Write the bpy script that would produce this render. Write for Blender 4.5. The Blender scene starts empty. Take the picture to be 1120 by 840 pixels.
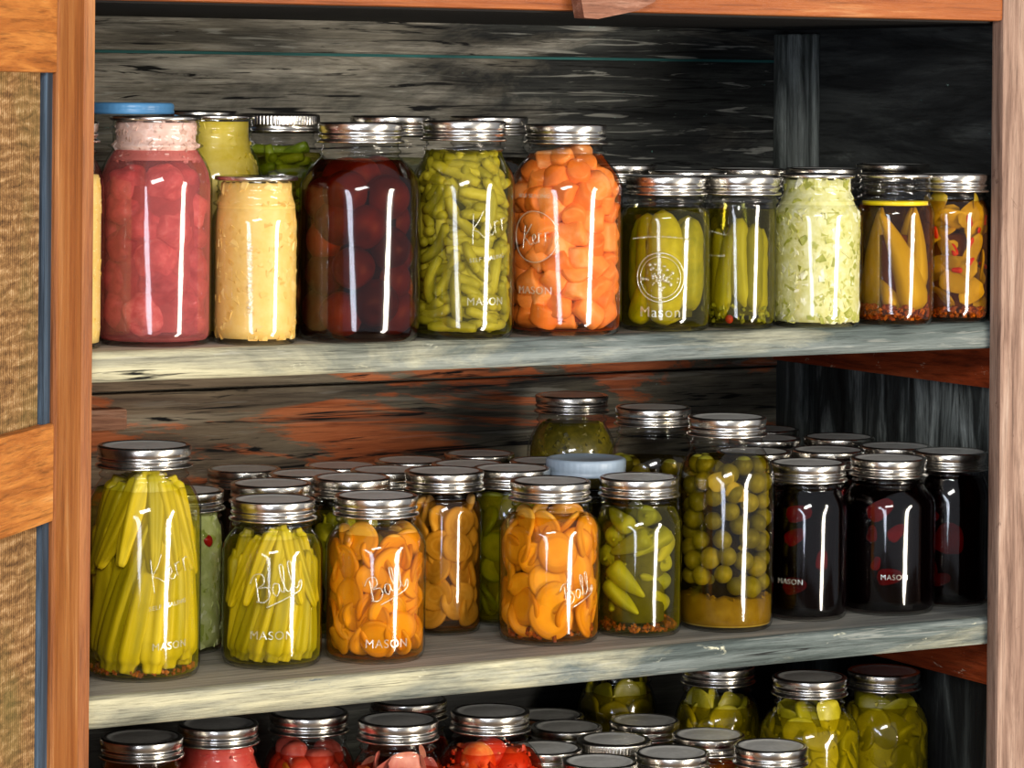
import bpy, math, random
from mathutils import Vector, Matrix, noise
random.seed(7)
rnd = random.Random(11)
scn = bpy.context.scene
COL = scn.collection
PI = math.pi
R_ = math.radians

# ------------------------------------------------------------------ helpers
def lin(h):
    h = h.lstrip('#')
    o = []
    for i in (0, 2, 4):
        c = int(h[i:i+2], 16) / 255.0
        o.append(c / 12.92 if c <= .04045 else ((c + .055) / 1.055) ** 2.4)
    return (o[0], o[1], o[2], 1.0)

class MB:
    """collects vertices and faces for ONE mesh object"""
    def __init__(s): s.v = []; s.f = []; s.flat = set()
    def add(s, v, f, flat=False):
        o = len(s.v)
        s.v += [tuple(q) for q in v]
        for q in f:
            if flat: s.flat.add(len(s.f))
            s.f.append(tuple(i + o for i in q))
    def lathe(s, prof, seg=48, tf=None, ripple=None):
        o = len(s.v); n = len(prof); rows = []
        for k, (r, z) in enumerate(prof):
            if r < 1e-6:
                rows.append([len(s.v)] * seg); s.v.append((0, 0, z))
            else:
                row = []
                for i in range(seg):
                    a = 2 * PI * i / seg
                    rr = r * (ripple(a, z) if ripple else 1)
                    row.append(len(s.v)); s.v.append((rr * math.cos(a), rr * math.sin(a), z))
                rows.append(row)
        if tf:
            for i in range(o, len(s.v)): s.v[i] = tuple(tf @ Vector(s.v[i]))
        for k in range(n - 1):
            A, B = rows[k], rows[k + 1]
            for i in range(seg):
                j = (i + 1) % seg
                q = []
                for t in (A[i], A[j], B[j], B[i]):
                    if t not in q: q.append(t)
                if len(q) >= 3: s.f.append(tuple(q))
    def tube(s, pts, rads, seg=8, cap=True):
        pts = [Vector(q) for q in pts]
        if not hasattr(rads, '__len__'): rads = [rads] * len(pts)
        o = len(s.v); n = len(pts); ref = None
        for k, q in enumerate(pts):
            t = (pts[min(k + 1, n - 1)] - pts[max(k - 1, 0)]).normalized()
            if ref is None:
                ref = t.orthogonal().normalized()
            ref = (ref - t * ref.dot(t)).normalized()
            b = t.cross(ref)
            for i in range(seg):
                a = 2 * PI * i / seg
                s.v.append(tuple(q + (ref * math.cos(a) + b * math.sin(a)) * rads[k]))
        for k in range(n - 1):
            for i in range(seg):
                j = (i + 1) % seg
                s.f.append((o + k*seg + i, o + k*seg + j, o + (k+1)*seg + j, o + (k+1)*seg + i))
        if cap:
            s.f.append(tuple(o + i for i in range(seg))[::-1])
            s.f.append(tuple(o + (n-1)*seg + i for i in range(seg)))
    def box(s, x0, x1, y0, y1, z0, z1, tf=None, bev=.0):
        """box with chamfered long edges"""
        b = min(bev, (x1-x0)/3, (y1-y0)/3, (z1-z0)/3)
        if b <= 0:
            v = [(x, y, z) for x in (x0, x1) for y in (y0, y1) for z in (z0, z1)]
            f = [(0,1,3,2), (4,6,7,5), (0,4,5,1), (2,3,7,6), (0,2,6,4), (1,5,7,3)]
        else:
            import bmesh
            bm = bmesh.new()
            bmesh.ops.create_cube(bm, size=1)
            for q in bm.verts:
                q.co = Vector(((x0+x1)/2 + q.co.x*(x1-x0), (y0+y1)/2 + q.co.y*(y1-y0), (z0+z1)/2 + q.co.z*(z1-z0)))
            bmesh.ops.bevel(bm, geom=list(bm.edges), offset=b, segments=2, affect='EDGES', profile=.6)
            bm.verts.ensure_lookup_table(); bm.verts.index_update()
            v = [tuple(q.co) for q in bm.verts]; f = [tuple(q.index for q in g.verts) for g in bm.faces]
            bm.free()
        if tf: v = [tuple(tf @ Vector(q)) for q in v]
        s.add(v, f, True)
    def mesh(s, name, mat, smooth=True):
        me = bpy.data.meshes.new(name)
        me.from_pydata(s.v, [], s.f)
        if mat: me.materials.append(mat)
        for i, q in enumerate(me.polygons): q.use_smooth = smooth and i not in s.flat
        me.update()
        return me

def link(name, me, parent=None, mw=None):
    o = bpy.data.objects.new(name, me); COL.objects.link(o)
    if parent: o.parent = parent
    if mw is not None: o.matrix_world = mw
    return o
def tag(o, label, cat, group=None, kind=None):
    if label: o['label'] = label
    if cat: o['category'] = cat
    if group: o['group'] = group
    if kind: o['kind'] = kind
    return o
def thing(name, label, cat, loc, group=None):
    o = bpy.data.objects.new(name, None); COL.objects.link(o)
    o.location = loc; o.empty_display_size = .02
    return tag(o, label, cat, group)

# ------------------------------------------------------------------ materials
class NT:
    def __init__(s, name):
        s.m = bpy.data.materials.new(name); s.m.use_nodes = True
        s.t = s.m.node_tree; s.t.nodes.clear()
        s.out = s.n('ShaderNodeOutputMaterial')
    def n(s, typ, **kw):
        q = s.t.nodes.new(typ)
        for k, v in kw.items(): setattr(q, k, v)
        return q
    def l(s, a, b): s.t.links.new(a, b)
    def inp(s, node, key, val):
        if hasattr(val, 'is_linked') or isinstance(val, bpy.types.NodeSocket): s.l(val, node.inputs[key])
        else: node.inputs[key].default_value = val
    def coord(s, kind='Object', scale=(1, 1, 1), rot=(0, 0, 0), loc=(0, 0, 0)):
        c = s.n('ShaderNodeTexCoord'); m = s.n('ShaderNodeMapping')
        m.inputs['Scale'].default_value = scale; m.inputs['Rotation'].default_value = rot; m.inputs['Location'].default_value = loc
        s.l(c.outputs[kind], m.inputs['Vector']); return m.outputs['Vector']
    def noise(s, vec, scale, detail=6, rough=.6, dist=0):
        q = s.n('ShaderNodeTexNoise'); s.l(vec, q.inputs['Vector'])
        q.inputs['Scale'].default_value = scale; q.inputs['Detail'].default_value = detail
        q.inputs['Roughness'].default_value = rough; q.inputs['Distortion'].default_value = dist
        return q.outputs['Fac']
    def ramp(s, fac, stops, interp='LINEAR'):
        q = s.n('ShaderNodeValToRGB'); s.l(fac, q.inputs['Fac'])
        e = q.color_ramp.elements; q.color_ramp.interpolation = interp
        while len(e) < len(stops): e.new(.5)
        for k, (p, c) in enumerate(stops):
            e[k].position = p; e[k].color = lin(c) if isinstance(c, str) else (c, c, c, 1)
        return q.outputs['Color']
    def mix(s, fac, a, b, mode='MIX'):
        q = s.n('ShaderNodeMix', data_type='RGBA', blend_type=mode)
        s.inp(q, 'Factor', fac)
        for k, v in ((6, a), (7, b)):
            if isinstance(v, str): v = lin(v)
            if isinstance(v, bpy.types.NodeSocket): s.l(v, q.inputs[k])
            else: q.inputs[k].default_value = v
        return q.outputs[2]
    def math(s, op, a, b=0.0, clamp=False):
        q = s.n('ShaderNodeMath', operation=op, use_clamp=clamp)
        for k, v in ((0, a), (1, b)):
            if isinstance(v, bpy.types.NodeSocket): s.l(v, q.inputs[k])
            else: q.inputs[k].default_value = v
        return q.outputs[0]
    def bump(s, h, strength=.3, dist=.002):
        q = s.n('ShaderNodeBump'); s.l(h, q.inputs['Height'])
        q.inputs['Strength'].default_value = strength; q.inputs['Distance'].default_value = dist
        return q.outputs['Normal']
    def pbr(s, color, rough=.5, metal=0, normal=None, spec=.5, coat=0, sub=0):
        q = s.n('ShaderNodeBsdfPrincipled')
        if isinstance(color, str): color = lin(color)
        s.inp(q, 'Base Color', color); s.inp(q, 'Roughness', rough); s.inp(q, 'Metallic', metal)
        q.inputs['Specular IOR Level'].default_value = spec
        q.inputs['Coat Weight'].default_value = coat
        if normal is not None: s.l(normal, q.inputs['Normal'])
        s.l(q.outputs[0], s.out.inputs['Surface']); return q

def axis_scale(axis, along, across):
    return tuple(along if 'XYZ'[i] == axis else across for i in range(3))

def wood(name, ramp, axis='X', patch=None, patch_scale=3, patch_range=(.5, .62), fleck=None, fleck_range=(.66, .72),
         rough=.7, bump=.5, fine=.55, along=1.6, across=28, spec=.3, rot=(0, 0, 0), grad=None, loc=(0, 0, 0), cracks=0, crack_lo=(.36, .42)):
    t = NT(name)
    v = t.coord('Object', axis_scale(axis, along, across), rot, loc)
    big = t.noise(v, 1.0, 9, .68, .6)
    v2 = t.coord('Object', axis_scale(axis, along*4, across*9), rot, loc)
    fin = t.noise(v2, 1.0, 6, .7)
    col = t.ramp(big, ramp)
    if patch:
        v3 = t.coord('Object', axis_scale(axis, patch_scale*.5, patch_scale*2.2), rot, loc)
        pm = t.noise(v3, 1.0, 7, .65, 1.2)
        pf = t.ramp(pm, [(patch_range[0], 0.0), (patch_range[1], 1.0)])
        pc = t.ramp(big, patch)
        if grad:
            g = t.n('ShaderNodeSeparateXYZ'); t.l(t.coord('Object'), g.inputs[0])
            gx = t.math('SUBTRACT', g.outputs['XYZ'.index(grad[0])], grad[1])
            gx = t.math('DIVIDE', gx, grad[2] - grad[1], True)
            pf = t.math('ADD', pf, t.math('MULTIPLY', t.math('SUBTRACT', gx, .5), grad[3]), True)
        col = t.mix(pf, col, pc)
    fr = t.ramp(fin, [(.32, 1 - fine), (.5, 1.0), (.68, 1 + 0.0)])
    col = t.mix(1.0, col, fr, 'MULTIPLY')
    if fleck:
        v4 = t.coord('Object', axis_scale(axis, 22, 55), rot, loc)
        fm = t.noise(v4, 1.0, 5, .75, .5)
        ff = t.ramp(fm, [(fleck_range[0], 0.0), (fleck_range[1], 1.0)])
        if not isinstance(fleck, str): fleck = t.ramp(t.noise(t.coord('Object', (6, 6, 6)), 1.0, 2), fleck)
        col = t.mix(ff, col, fleck)
    if cracks:
        v5 = t.coord('Object', axis_scale(axis, along * 2.2, across * 3.4), rot, loc)
        ck = t.noise(v5, 1.0, 4, .6, 1.5)
        col = t.mix(t.ramp(ck, [(crack_lo[0], 1.0), (crack_lo[1], 0.0)]), col, '050505')
        col = t.mix(t.math('MULTIPLY', t.ramp(ck, [(.60, 0.0), (.66, 1.0)]), cracks), col, 'c4c4ba')
    h = t.math('ADD', big, t.math('MULTIPLY', fin, .6))
    t.pbr(col, rough, 0, t.bump(h, bump, .004), spec)
    return t.m

def food(name, c1, c2, c3=None, scale=60, rough=.42, bump=.15, spec=.35, radial=None, stretch=None, trans=.0):
    """flesh colour: mottled between two tones, shifted per piece"""
    t = NT(name)
    v = t.coord('Object', stretch or (1, 1, 1))
    f = t.noise(v, scale, 4, .6, .4)
    oi = t.n('ShaderNodeObjectInfo')
    f2 = t.math('ADD', t.math('MULTIPLY', f, .9), t.math('MULTIPLY', t.math('SUBTRACT', oi.outputs['Random'], .5), .55))
    stops = [(.2, c1), (.62, c2)] + ([(.85, c3)] if c3 else [])
    col = t.ramp(f2, stops)
    if radial:                        # slices: paler heart, darker rim, seed ring
        ln = t.n('ShaderNodeVectorMath', operation='LENGTH'); mp = t.coord('Object', (1, 1, 0))
        t.l(mp, ln.inputs[0])
        d = t.math('DIVIDE', ln.outputs['Value'], radial[0])
        rc = t.ramp(d, radial[1])
        col = t.mix(radial[2], col, rc)
    p = t.pbr(col, rough, 0, t.bump(f, bump, .003), spec)
    if trans:
        p.inputs['Subsurface Weight'].default_value = trans
        p.inputs['Subsurface Radius'].default_value = (.012, .008, .004)
        p.inputs['Subsurface Scale'].default_value = .5
    return t.m

def glass_mat():
    t = NT('clear_glass')
    lw = t.n('ShaderNodeLayerWeight'); lw.inputs['Blend'].default_value = .5
    v = t.coord('Object', (1, 1, .35))
    nb = t.bump(t.noise(v, 34, 2, .5), .10, .004)
    f5 = t.math('POWER', lw.outputs['Facing'], 4.5)
    fac = t.math('ADD', t.math('MULTIPLY', f5, .66), .062, True)
    dk = t.math('POWER', lw.outputs['Facing'], 7.0)
    tc = t.mix(dk, (.985, .99, .985, 1), (.16, .2, .17, 1))
    tr = t.n('ShaderNodeBsdfTransparent'); t.l(tc, tr.inputs['Color'])
    gl = t.n('ShaderNodeBsdfGlossy'); gl.inputs['Roughness'].default_value = .085
    t.l(nb, gl.inputs['Normal'])
    mx = t.n('ShaderNodeMixShader'); t.l(fac, mx.inputs[0]); t.l(tr.outputs[0], mx.inputs[1]); t.l(gl.outputs[0], mx.inputs[2])
    t.l(mx.outputs[0], t.out.inputs['Surface']); return t.m

def emboss_mat():
    t = NT('raised_glass_lettering')
    tr = t.n('ShaderNodeBsdfTransparent'); tr.inputs['Color'].default_value = (.95, .95, .9, 1)
    gl = t.n('ShaderNodeBsdfGlossy'); gl.inputs['Roughness'].default_value = .22
    gl.inputs['Color'].default_value = (1, 1, .95, 1)
    df = t.n('ShaderNodeBsdfDiffuse'); df.inputs['Color'].default_value = (.85, .83, .7, 1)
    m1 = t.n('ShaderNodeMixShader'); m1.inputs[0].default_value = .6
    t.l(df.outputs[0], m1.inputs[1]); t.l(gl.outputs[0], m1.inputs[2])
    m2 = t.n('ShaderNodeMixShader'); m2.inputs[0].default_value = .27
    t.l(tr.outputs[0], m2.inputs[1]); t.l(m1.outputs[0], m2.inputs[2])
    t.l(m2.outputs[0], t.out.inputs['Surface']); return t.m

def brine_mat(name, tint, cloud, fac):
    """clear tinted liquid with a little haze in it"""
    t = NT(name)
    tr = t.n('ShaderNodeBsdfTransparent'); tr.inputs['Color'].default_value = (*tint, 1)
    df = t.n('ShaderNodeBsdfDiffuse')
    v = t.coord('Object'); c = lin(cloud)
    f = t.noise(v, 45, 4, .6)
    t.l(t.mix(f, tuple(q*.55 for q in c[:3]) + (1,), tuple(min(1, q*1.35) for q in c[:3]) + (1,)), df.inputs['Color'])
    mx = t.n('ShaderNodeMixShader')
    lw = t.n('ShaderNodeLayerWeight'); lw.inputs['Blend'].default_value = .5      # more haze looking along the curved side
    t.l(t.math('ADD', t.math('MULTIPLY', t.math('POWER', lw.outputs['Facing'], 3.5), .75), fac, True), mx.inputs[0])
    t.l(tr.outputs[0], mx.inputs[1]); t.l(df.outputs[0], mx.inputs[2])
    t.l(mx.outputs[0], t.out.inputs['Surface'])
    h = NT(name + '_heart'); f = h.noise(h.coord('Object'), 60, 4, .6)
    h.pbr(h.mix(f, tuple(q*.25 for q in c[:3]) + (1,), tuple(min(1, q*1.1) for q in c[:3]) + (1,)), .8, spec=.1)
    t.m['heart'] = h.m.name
    return t.m

def metal_mat(name, col, rough, spots=None, bump=.05):
    t = NT(name)
    v = t.coord('Object'); f = t.noise(v, 90, 5, .65)
    c = t.mix(t.ramp(f, [(.35, 0.0), (.7, 1.0)]), tuple(q*.8 for q in lin(col)[:3]) + (1,), lin(col))
    r = t.math('ADD', t.math('MULTIPLY', f, .16), rough - .08)
    q = t.pbr(c, r, 1.0, t.bump(f, bump, .001))
    if spots:
        sf = t.ramp(t.noise(t.coord('Object'), 130, 4, .7), [(.5, 0.0), (.6, 1.0)])
        t.l(t.mix(sf, c, lin(spots)), q.inputs['Base Color'])
        t.l(t.math('SUBTRACT', 1.0, sf), q.inputs['Metallic'])
    return t.m

def island_mat(name, stops, rough=.45, spec=.35):
    t = NT(name)
    g = t.n('ShaderNodeNewGeometry')
    f = t.noise(t.coord('Object'), 110, 3, .6)
    f2 = t.noise(t.coord('Object'), 45, 5, .7)
    a = t.math('ADD', t.math('MULTIPLY', g.outputs['Random Per Island'], .55), t.math('MULTIPLY', t.math('ADD', f, f2), .42))
    a = t.math('SUBTRACT', a, .16)
    t.pbr(t.ramp(a, stops), rough, 0, t.bump(f, .2, .002), spec)
    return t.m

GLASS = glass_mat(); EMB = emboss_mat()
M = {}
M['band'] = metal_mat('silver_band_metal', 'dcd8d0', .24)
M['lid'] = metal_mat('silver_lid_metal', 'e8e8e4', .36)
M['lid'].node_tree.nodes['Principled BSDF'].inputs['Metallic'].default_value = .22
M['spotband'] = metal_mat('speckled_band_metal', 'd8cfc6', .25, '8a6a58')
M['blue'] = NT('blue_plastic').pbr('5f9fd6', .35).id_data
M['ice'] = NT('pale_blue_plastic').pbr('a9bccf', .4).id_data
for k in ('blue', 'ice'):
    M[k] = [m for m in bpy.data.materials if m.node_tree == M[k]][0]

# ------------------------------------------------------------------ camera
CX, CY, CZ, YAW, ROLL, FPX, HOR = -1.2075, -2.9549, .5933, .5173, .0088, 3544.24, 104.527
CAMP = Vector((CX, CY, CZ))
r0 = Vector((math.cos(YAW), -math.sin(YAW), 0)); u0 = Vector((0, 0, 1)); f0 = Vector((math.sin(YAW), math.cos(YAW), 0))
rx = r0*math.cos(ROLL) + u0*math.sin(ROLL); ux = -r0*math.sin(ROLL) + u0*math.cos(ROLL)
cam = bpy.data.cameras.new('camera'); co = bpy.data.objects.new('camera', cam); COL.objects.link(co)
co.matrix_world = Matrix(((rx.x, ux.x, -f0.x, CX), (rx.y, ux.y, -f0.y, CY), (rx.z, ux.z, -f0.z, CZ), (0, 0, 0, 1)))
cam.sensor_width = 36; cam.lens = FPX / 1120 * 36; cam.shift_y = -(420 - HOR) / 1120
cam.clip_start = .05
scn.camera = co

# ------------------------------------------------------------------ the setting
FLOOR = -.95
S1, S2, S3, TH = .339, 0.0, -.322, .0306
DEP, XW, XL = .5275, 1.187, -.085
def struct(name, mb, mat):
    o = link(name, mb.mesh(name, mat)); o['kind'] = 'structure'; return o
m = MB(); m.box(-3.2, 4.2, -4.2, .60, FLOOR - .05, FLOOR)
struct('floor', m, wood('floor_planks', [(.3, '4a3a2c'), (.6, '6b5641')], 'X', across=9))
m = MB(); m.box(-3.2, 4.2, .56, .66, FLOOR, 1.5)
struct('wall_back', m, wood('wall_plaster', [(.3, '6f675a'), (.7, '8a8172')], 'Z', across=4, along=4))

# ------------------------------------------------------------------ the cupboard
cup = thing('cupboard', 'old weathered wooden cupboard with open door and three shelves full of preserve jars', 'cupboard', (.55, .25, FLOOR))
CB = Matrix.Translation(Vector((0, 0, 0)))
def part(name, mb, mat, parent=None, label=None, smooth=True):
    o = link(name, mb.mesh(name, mat, smooth), parent or cup)
    if parent is None: o.location = -Vector(cup.location)
    if label: o['label'] = label
    return o
W_back1 = wood('weathered_board_with_falloff', [(.3, '0c0d0d'), (.48, '2b2d2c'), (.62, '4b4d49'), (.74, '8c8f8a')], 'X',
               patch=[(.3, '4a463e'), (.48, '8a8476'), (.64, 'c8c2b4')], patch_scale=3.2, patch_range=(.42, .62), grad=('X', 1.05, .15, 1.3),  # weathered grey goes black to the right, light falloff put into the colour
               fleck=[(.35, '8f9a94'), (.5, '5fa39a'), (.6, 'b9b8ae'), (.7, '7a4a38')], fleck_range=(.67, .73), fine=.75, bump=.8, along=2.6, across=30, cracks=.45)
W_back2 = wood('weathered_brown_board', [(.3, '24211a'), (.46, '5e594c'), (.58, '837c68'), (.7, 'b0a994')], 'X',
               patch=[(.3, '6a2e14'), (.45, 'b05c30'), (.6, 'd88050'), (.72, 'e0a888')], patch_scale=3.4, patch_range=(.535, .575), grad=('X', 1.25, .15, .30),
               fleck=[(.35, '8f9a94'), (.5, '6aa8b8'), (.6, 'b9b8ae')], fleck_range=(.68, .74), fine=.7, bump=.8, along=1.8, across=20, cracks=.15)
W_back3 = wood('dark_grey_board', [(.3, '0c0c0c'), (.5, '2a2b2a'), (.64, '5a5c59'), (.76, '8f928d')], 'X', fine=.6, bump=.6, along=2.2, across=22)
W_side1 = wood('black_side_board', [(.3, '0c0d0d'), (.46, '2a2c2c'), (.6, '484b49'), (.74, '8a8f8a')], 'Y',
               fleck=[(.4, '9aa29c'), (.55, '58a89a'), (.7, 'aab0aa')], fleck_range=(.70, .76), fine=.6, bump=.6, along=2.5, across=16)
W_side2 = wood('streaked_side_board', [(.36, '0a0b0b'), (.48, '333837'), (.57, '747b79'), (.68, 'b4bcba')], 'Z',
               fleck=[(.45, '8f9a94'), (.58, '6fa5b5')], fleck_range=(.72, .8), fine=.6, bump=.5, along=3.0, across=24)
W_side3 = wood('dark_streaked_board', [(.36, '050505'), (.5, '151716'), (.62, '3c403e'), (.74, '8a918e')], 'Z', fine=.6, bump=.5, along=3, across=20)
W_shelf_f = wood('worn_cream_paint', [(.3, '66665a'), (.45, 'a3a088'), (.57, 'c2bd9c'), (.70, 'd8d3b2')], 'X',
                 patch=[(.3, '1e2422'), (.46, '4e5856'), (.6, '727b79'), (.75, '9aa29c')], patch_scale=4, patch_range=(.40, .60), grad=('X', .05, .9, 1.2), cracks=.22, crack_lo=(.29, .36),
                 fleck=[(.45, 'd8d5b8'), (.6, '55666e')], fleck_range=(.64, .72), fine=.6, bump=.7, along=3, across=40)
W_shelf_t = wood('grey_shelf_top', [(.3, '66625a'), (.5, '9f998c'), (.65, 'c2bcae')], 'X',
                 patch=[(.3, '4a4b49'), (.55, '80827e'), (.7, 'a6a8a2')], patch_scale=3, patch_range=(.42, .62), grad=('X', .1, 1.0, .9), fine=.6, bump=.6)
W_dark = wood('dark_underside', [(.3, '070606'), (.7, '1c1815')], 'X')
W_cleat = wood('red_brown_cleat', [(.3, '4a1608'), (.5, '943c1a'), (.68, 'bc5a30')], 'Y', fleck='c8b39a', fleck_range=(.64, .68), rough=.45, along=4, across=30)
W_door = wood('orange_varnished_wood', [(.28, '6d3a14'), (.45, 'a9642a'), (.58, 'c8813c'), (.75, 'e0a868')], 'X', fleck='efc99a', fleck_range=(.70, .78), rough=.5, bump=.5, fine=.5, along=5, across=42)
W_stile = wood('orange_stile_wood', [(.28, '542a0e'), (.45, '8a4e20'), (.6, 'a06532'), (.75, 'c08e5e')], 'Z', fleck='efc99a', fleck_range=(.72, .8), rough=.5, bump=.4, fine=.45, along=3, across=55)
W_post = wood('pinkish_tan_post', [(.28, '5a4237'), (.43, '866a5b'), (.57, 'a18574'), (.72, 'b9a394')], 'Z', fleck='5d4236', fleck_range=(.62, .70), rough=.7, bump=.4, fine=.5, along=5, across=70)
W_rail = wood('red_brown_rail', [(.28, '56240c'), (.45, '8c481c'), (.6, 'a05a2a'), (.75, 'c08a58')], 'X', rough=.45, fine=.4, along=2.5, across=36)
W_latch = wood('rough_latch_wood', [(.3, '5a3526'), (.5, '8a5c47'), (.7, 'b98f7a')], 'X', rough=.7, along=8, across=60)
W_out = wood('outer_case_wood', [(.3, '4a2a16'), (.6, '7a4a28')], 'Z')

# back boards (each bay two boards with a gap between)
def board(name, z0, z1, mat, y=DEP):
    m = MB(); m.box(XL, XW + .02, y, y + .018, z0, z1, bev=.003); return part(name, m, mat)
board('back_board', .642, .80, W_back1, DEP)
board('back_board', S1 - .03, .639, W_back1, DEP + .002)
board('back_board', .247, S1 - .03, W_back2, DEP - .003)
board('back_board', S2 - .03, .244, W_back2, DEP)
board('back_board', S3 - .03, S2 - .032, W_back3, DEP)
m = MB(); m.box(XL, XW, DEP + .004, DEP + .008, .636, .645); part('seam_strip', m, wood('teal_paint', [(.3, '0e2e30'), (.6, '2f6c6a'), (.75, '6fa8a2')], 'X'))
m = MB(); m.box(.150, .257, DEP - .02, DEP, .204, .229, bev=.004)
part('wood_block', m, wood('pinkish_block', [(.3, '8a5a44'), (.5, 'b98468'), (.7, 'd8b49c')], 'X', along=6, across=40))
m = MB(); m.box(XW, XW + .02, .0, DEP, S1 - .03, .80); part('side_panel', m, W_side1)
m = MB(); m.box(XW, XW + .02, .0, DEP, S2 - .03, S1 - .031); part('side_panel', m, W_side2)
m = MB(); m.box(XW, XW + .02, .0, DEP, S3 - .03, S2 - .031); part('side_panel', m, W_side3)
m = MB(); m.box(XW + .02, XW + .04, -.0, DEP + .02, FLOOR, .84); part('outer_side', m, W_out)
m = MB(); m.box(XL - .02, XL, -.0, DEP + .02, FLOOR, .84); part('outer_side', m, W_out)
m = MB(); m.box(XL - .02, XW + .04, 0, DEP + .03, .82, .84); part('top_board', m, W_out)
m = MB(); m.box(XL, XW, .0, DEP, FLOOR + .05, S3 - .031); part('base_box', m, W_out)
m = MB(); m.box(XL - .02, XW + .04, -.0, .02, FLOOR, FLOOR + .06); part('plinth', m, W_out)
# corner strip, moulded
m = MB()
for y0, y1, d in ((DEP - .072, DEP - .048, .010), (DEP - .048, DEP - .020, .018), (DEP - .020, DEP, .024)):
    m.box(XW - d, XW, y0, y1, S1 - .03, .676, bev=.003)
part('corner_moulding', m, wood('grey_moulding', [(.3, '1c201e'), (.48, '4a504d'), (.64, '98a09d')], 'Z', fleck='58a89a', fleck_range=(.72, .8), along=3, across=30))
m = MB(); m.box(XW - .016, XW, DEP - .055, DEP, S2, S1 - .031, bev=.003)
part('corner_moulding', m, wood('grey_moulding_lower', [(.3, '1a1d1c'), (.5, '454a48'), (.68, '868d8b')], 'Z', along=3, across=30))
# board above the top bay
m = MB(); m.box(XL, XW, .0, DEP, .681, .70); part('upper_shelf', m, W_dark)
# shelves: worn board with a chipped front edge
def shelf(z, seed):
    m = MB()
    n = 90; ys = [0.0, .0025, .012]
    g = random.Random(seed)
    xs = [XL + (XW - XL) * i / n for i in range(n + 1)]
    def dz(x, k): return .0016 * noise.noise(Vector((x * 9 + seed, k * 3.1, seed)))
    prof = []
    for x in xs:
        a = dz(x, 0); b = dz(x, 1); c = .0022 * noise.noise(Vector((x * 5, seed * 2.0, 4)))
        prof.append([(x, DEP, z), (x, .012, z), (x, .003 + abs(c), z - .0006), (x, c, z - .004 + a), (x, c * .6, z - TH * .5), (x, c, z - TH + .003 + b), (x, .004, z - TH)])
    v = [q for p in prof for q in p]; k = len(prof[0]); f = []
    for i in range(n):
        for j in range(k - 1):
            f.append((i*k + j, i*k + j + 1, (i+1)*k + j + 1, (i+1)*k + j))
    m.add(v, [q[::-1] for q in f])
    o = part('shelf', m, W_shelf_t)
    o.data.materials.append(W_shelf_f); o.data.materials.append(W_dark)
    for i, q in enumerate(o.data.polygons):
        j = i % (k - 1)
        if j >= 1: q.material_index = 1
        q.use_smooth = j not in (0,)
    u = MB(); u.add([(XL, .004, z - TH), (XW, .004, z - TH), (XW, DEP, z - TH), (XL, DEP, z - TH)], [(0, 3, 2, 1)])
    b = link('shelf_underside', u.mesh('shelf_underside', W_dark), o)
    return o
shelf(S1, 3); shelf(S2, 8); shelf(S3, 14)
# cleats under the shelves on the right side wall
for z, c in ((S1 - TH, .0545), (S2 - TH, .064)):
    for s in (0, 1):
        m = MB()
        X0, X1 = (XW - .022, XW) if s == 0 else (XL, XL + .022)
        m.box(X0, X1, .01, DEP, z - c, z, bev=.003)
        part('shelf_cleat', m, W_cleat)
# face frame
m = MB(); m.box(1.1045, XW + .04, -.022, -.0005, FLOOR, .84, bev=.004); part('face_stile', m, W_post)
m = MB(); m.box(XL - .02, -.004, -.022, -.0005, FLOOR, .84, bev=.003); part('face_stile', m, W_stile)
m = MB(); m.box(-.004, 1.1045, -.022, -.0005, .683, .84, bev=.004); part('top_rail', m, W_rail)
# turn latch on the top rail
m = MB()
v = [(.535, .6755), (.552, .6745), (.600, .684), (.622, .694), (.628, .705), (.60, .716), (.545, .716), (.530, .70)]
n = len(v)
vv = [(x, -.044, z) for x, z in v] + [(x, -.0235, z) for x, z in v]
m.add(vv, [tuple(range(n)), tuple(range(n, 2*n))[::-1]] + [(i, n + i, n + (i+1) % n, (i+1) % n) for i in range(n)], True)
m.lathe([(0, -.004), (.005, -.003), (.005, .001), (0, .0015)], 12, Matrix.Translation((.578, -.046, .702)) @ Matrix.Rotation(R_(90), 4, 'X'))
part('turn_latch', m, W_latch)

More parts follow.
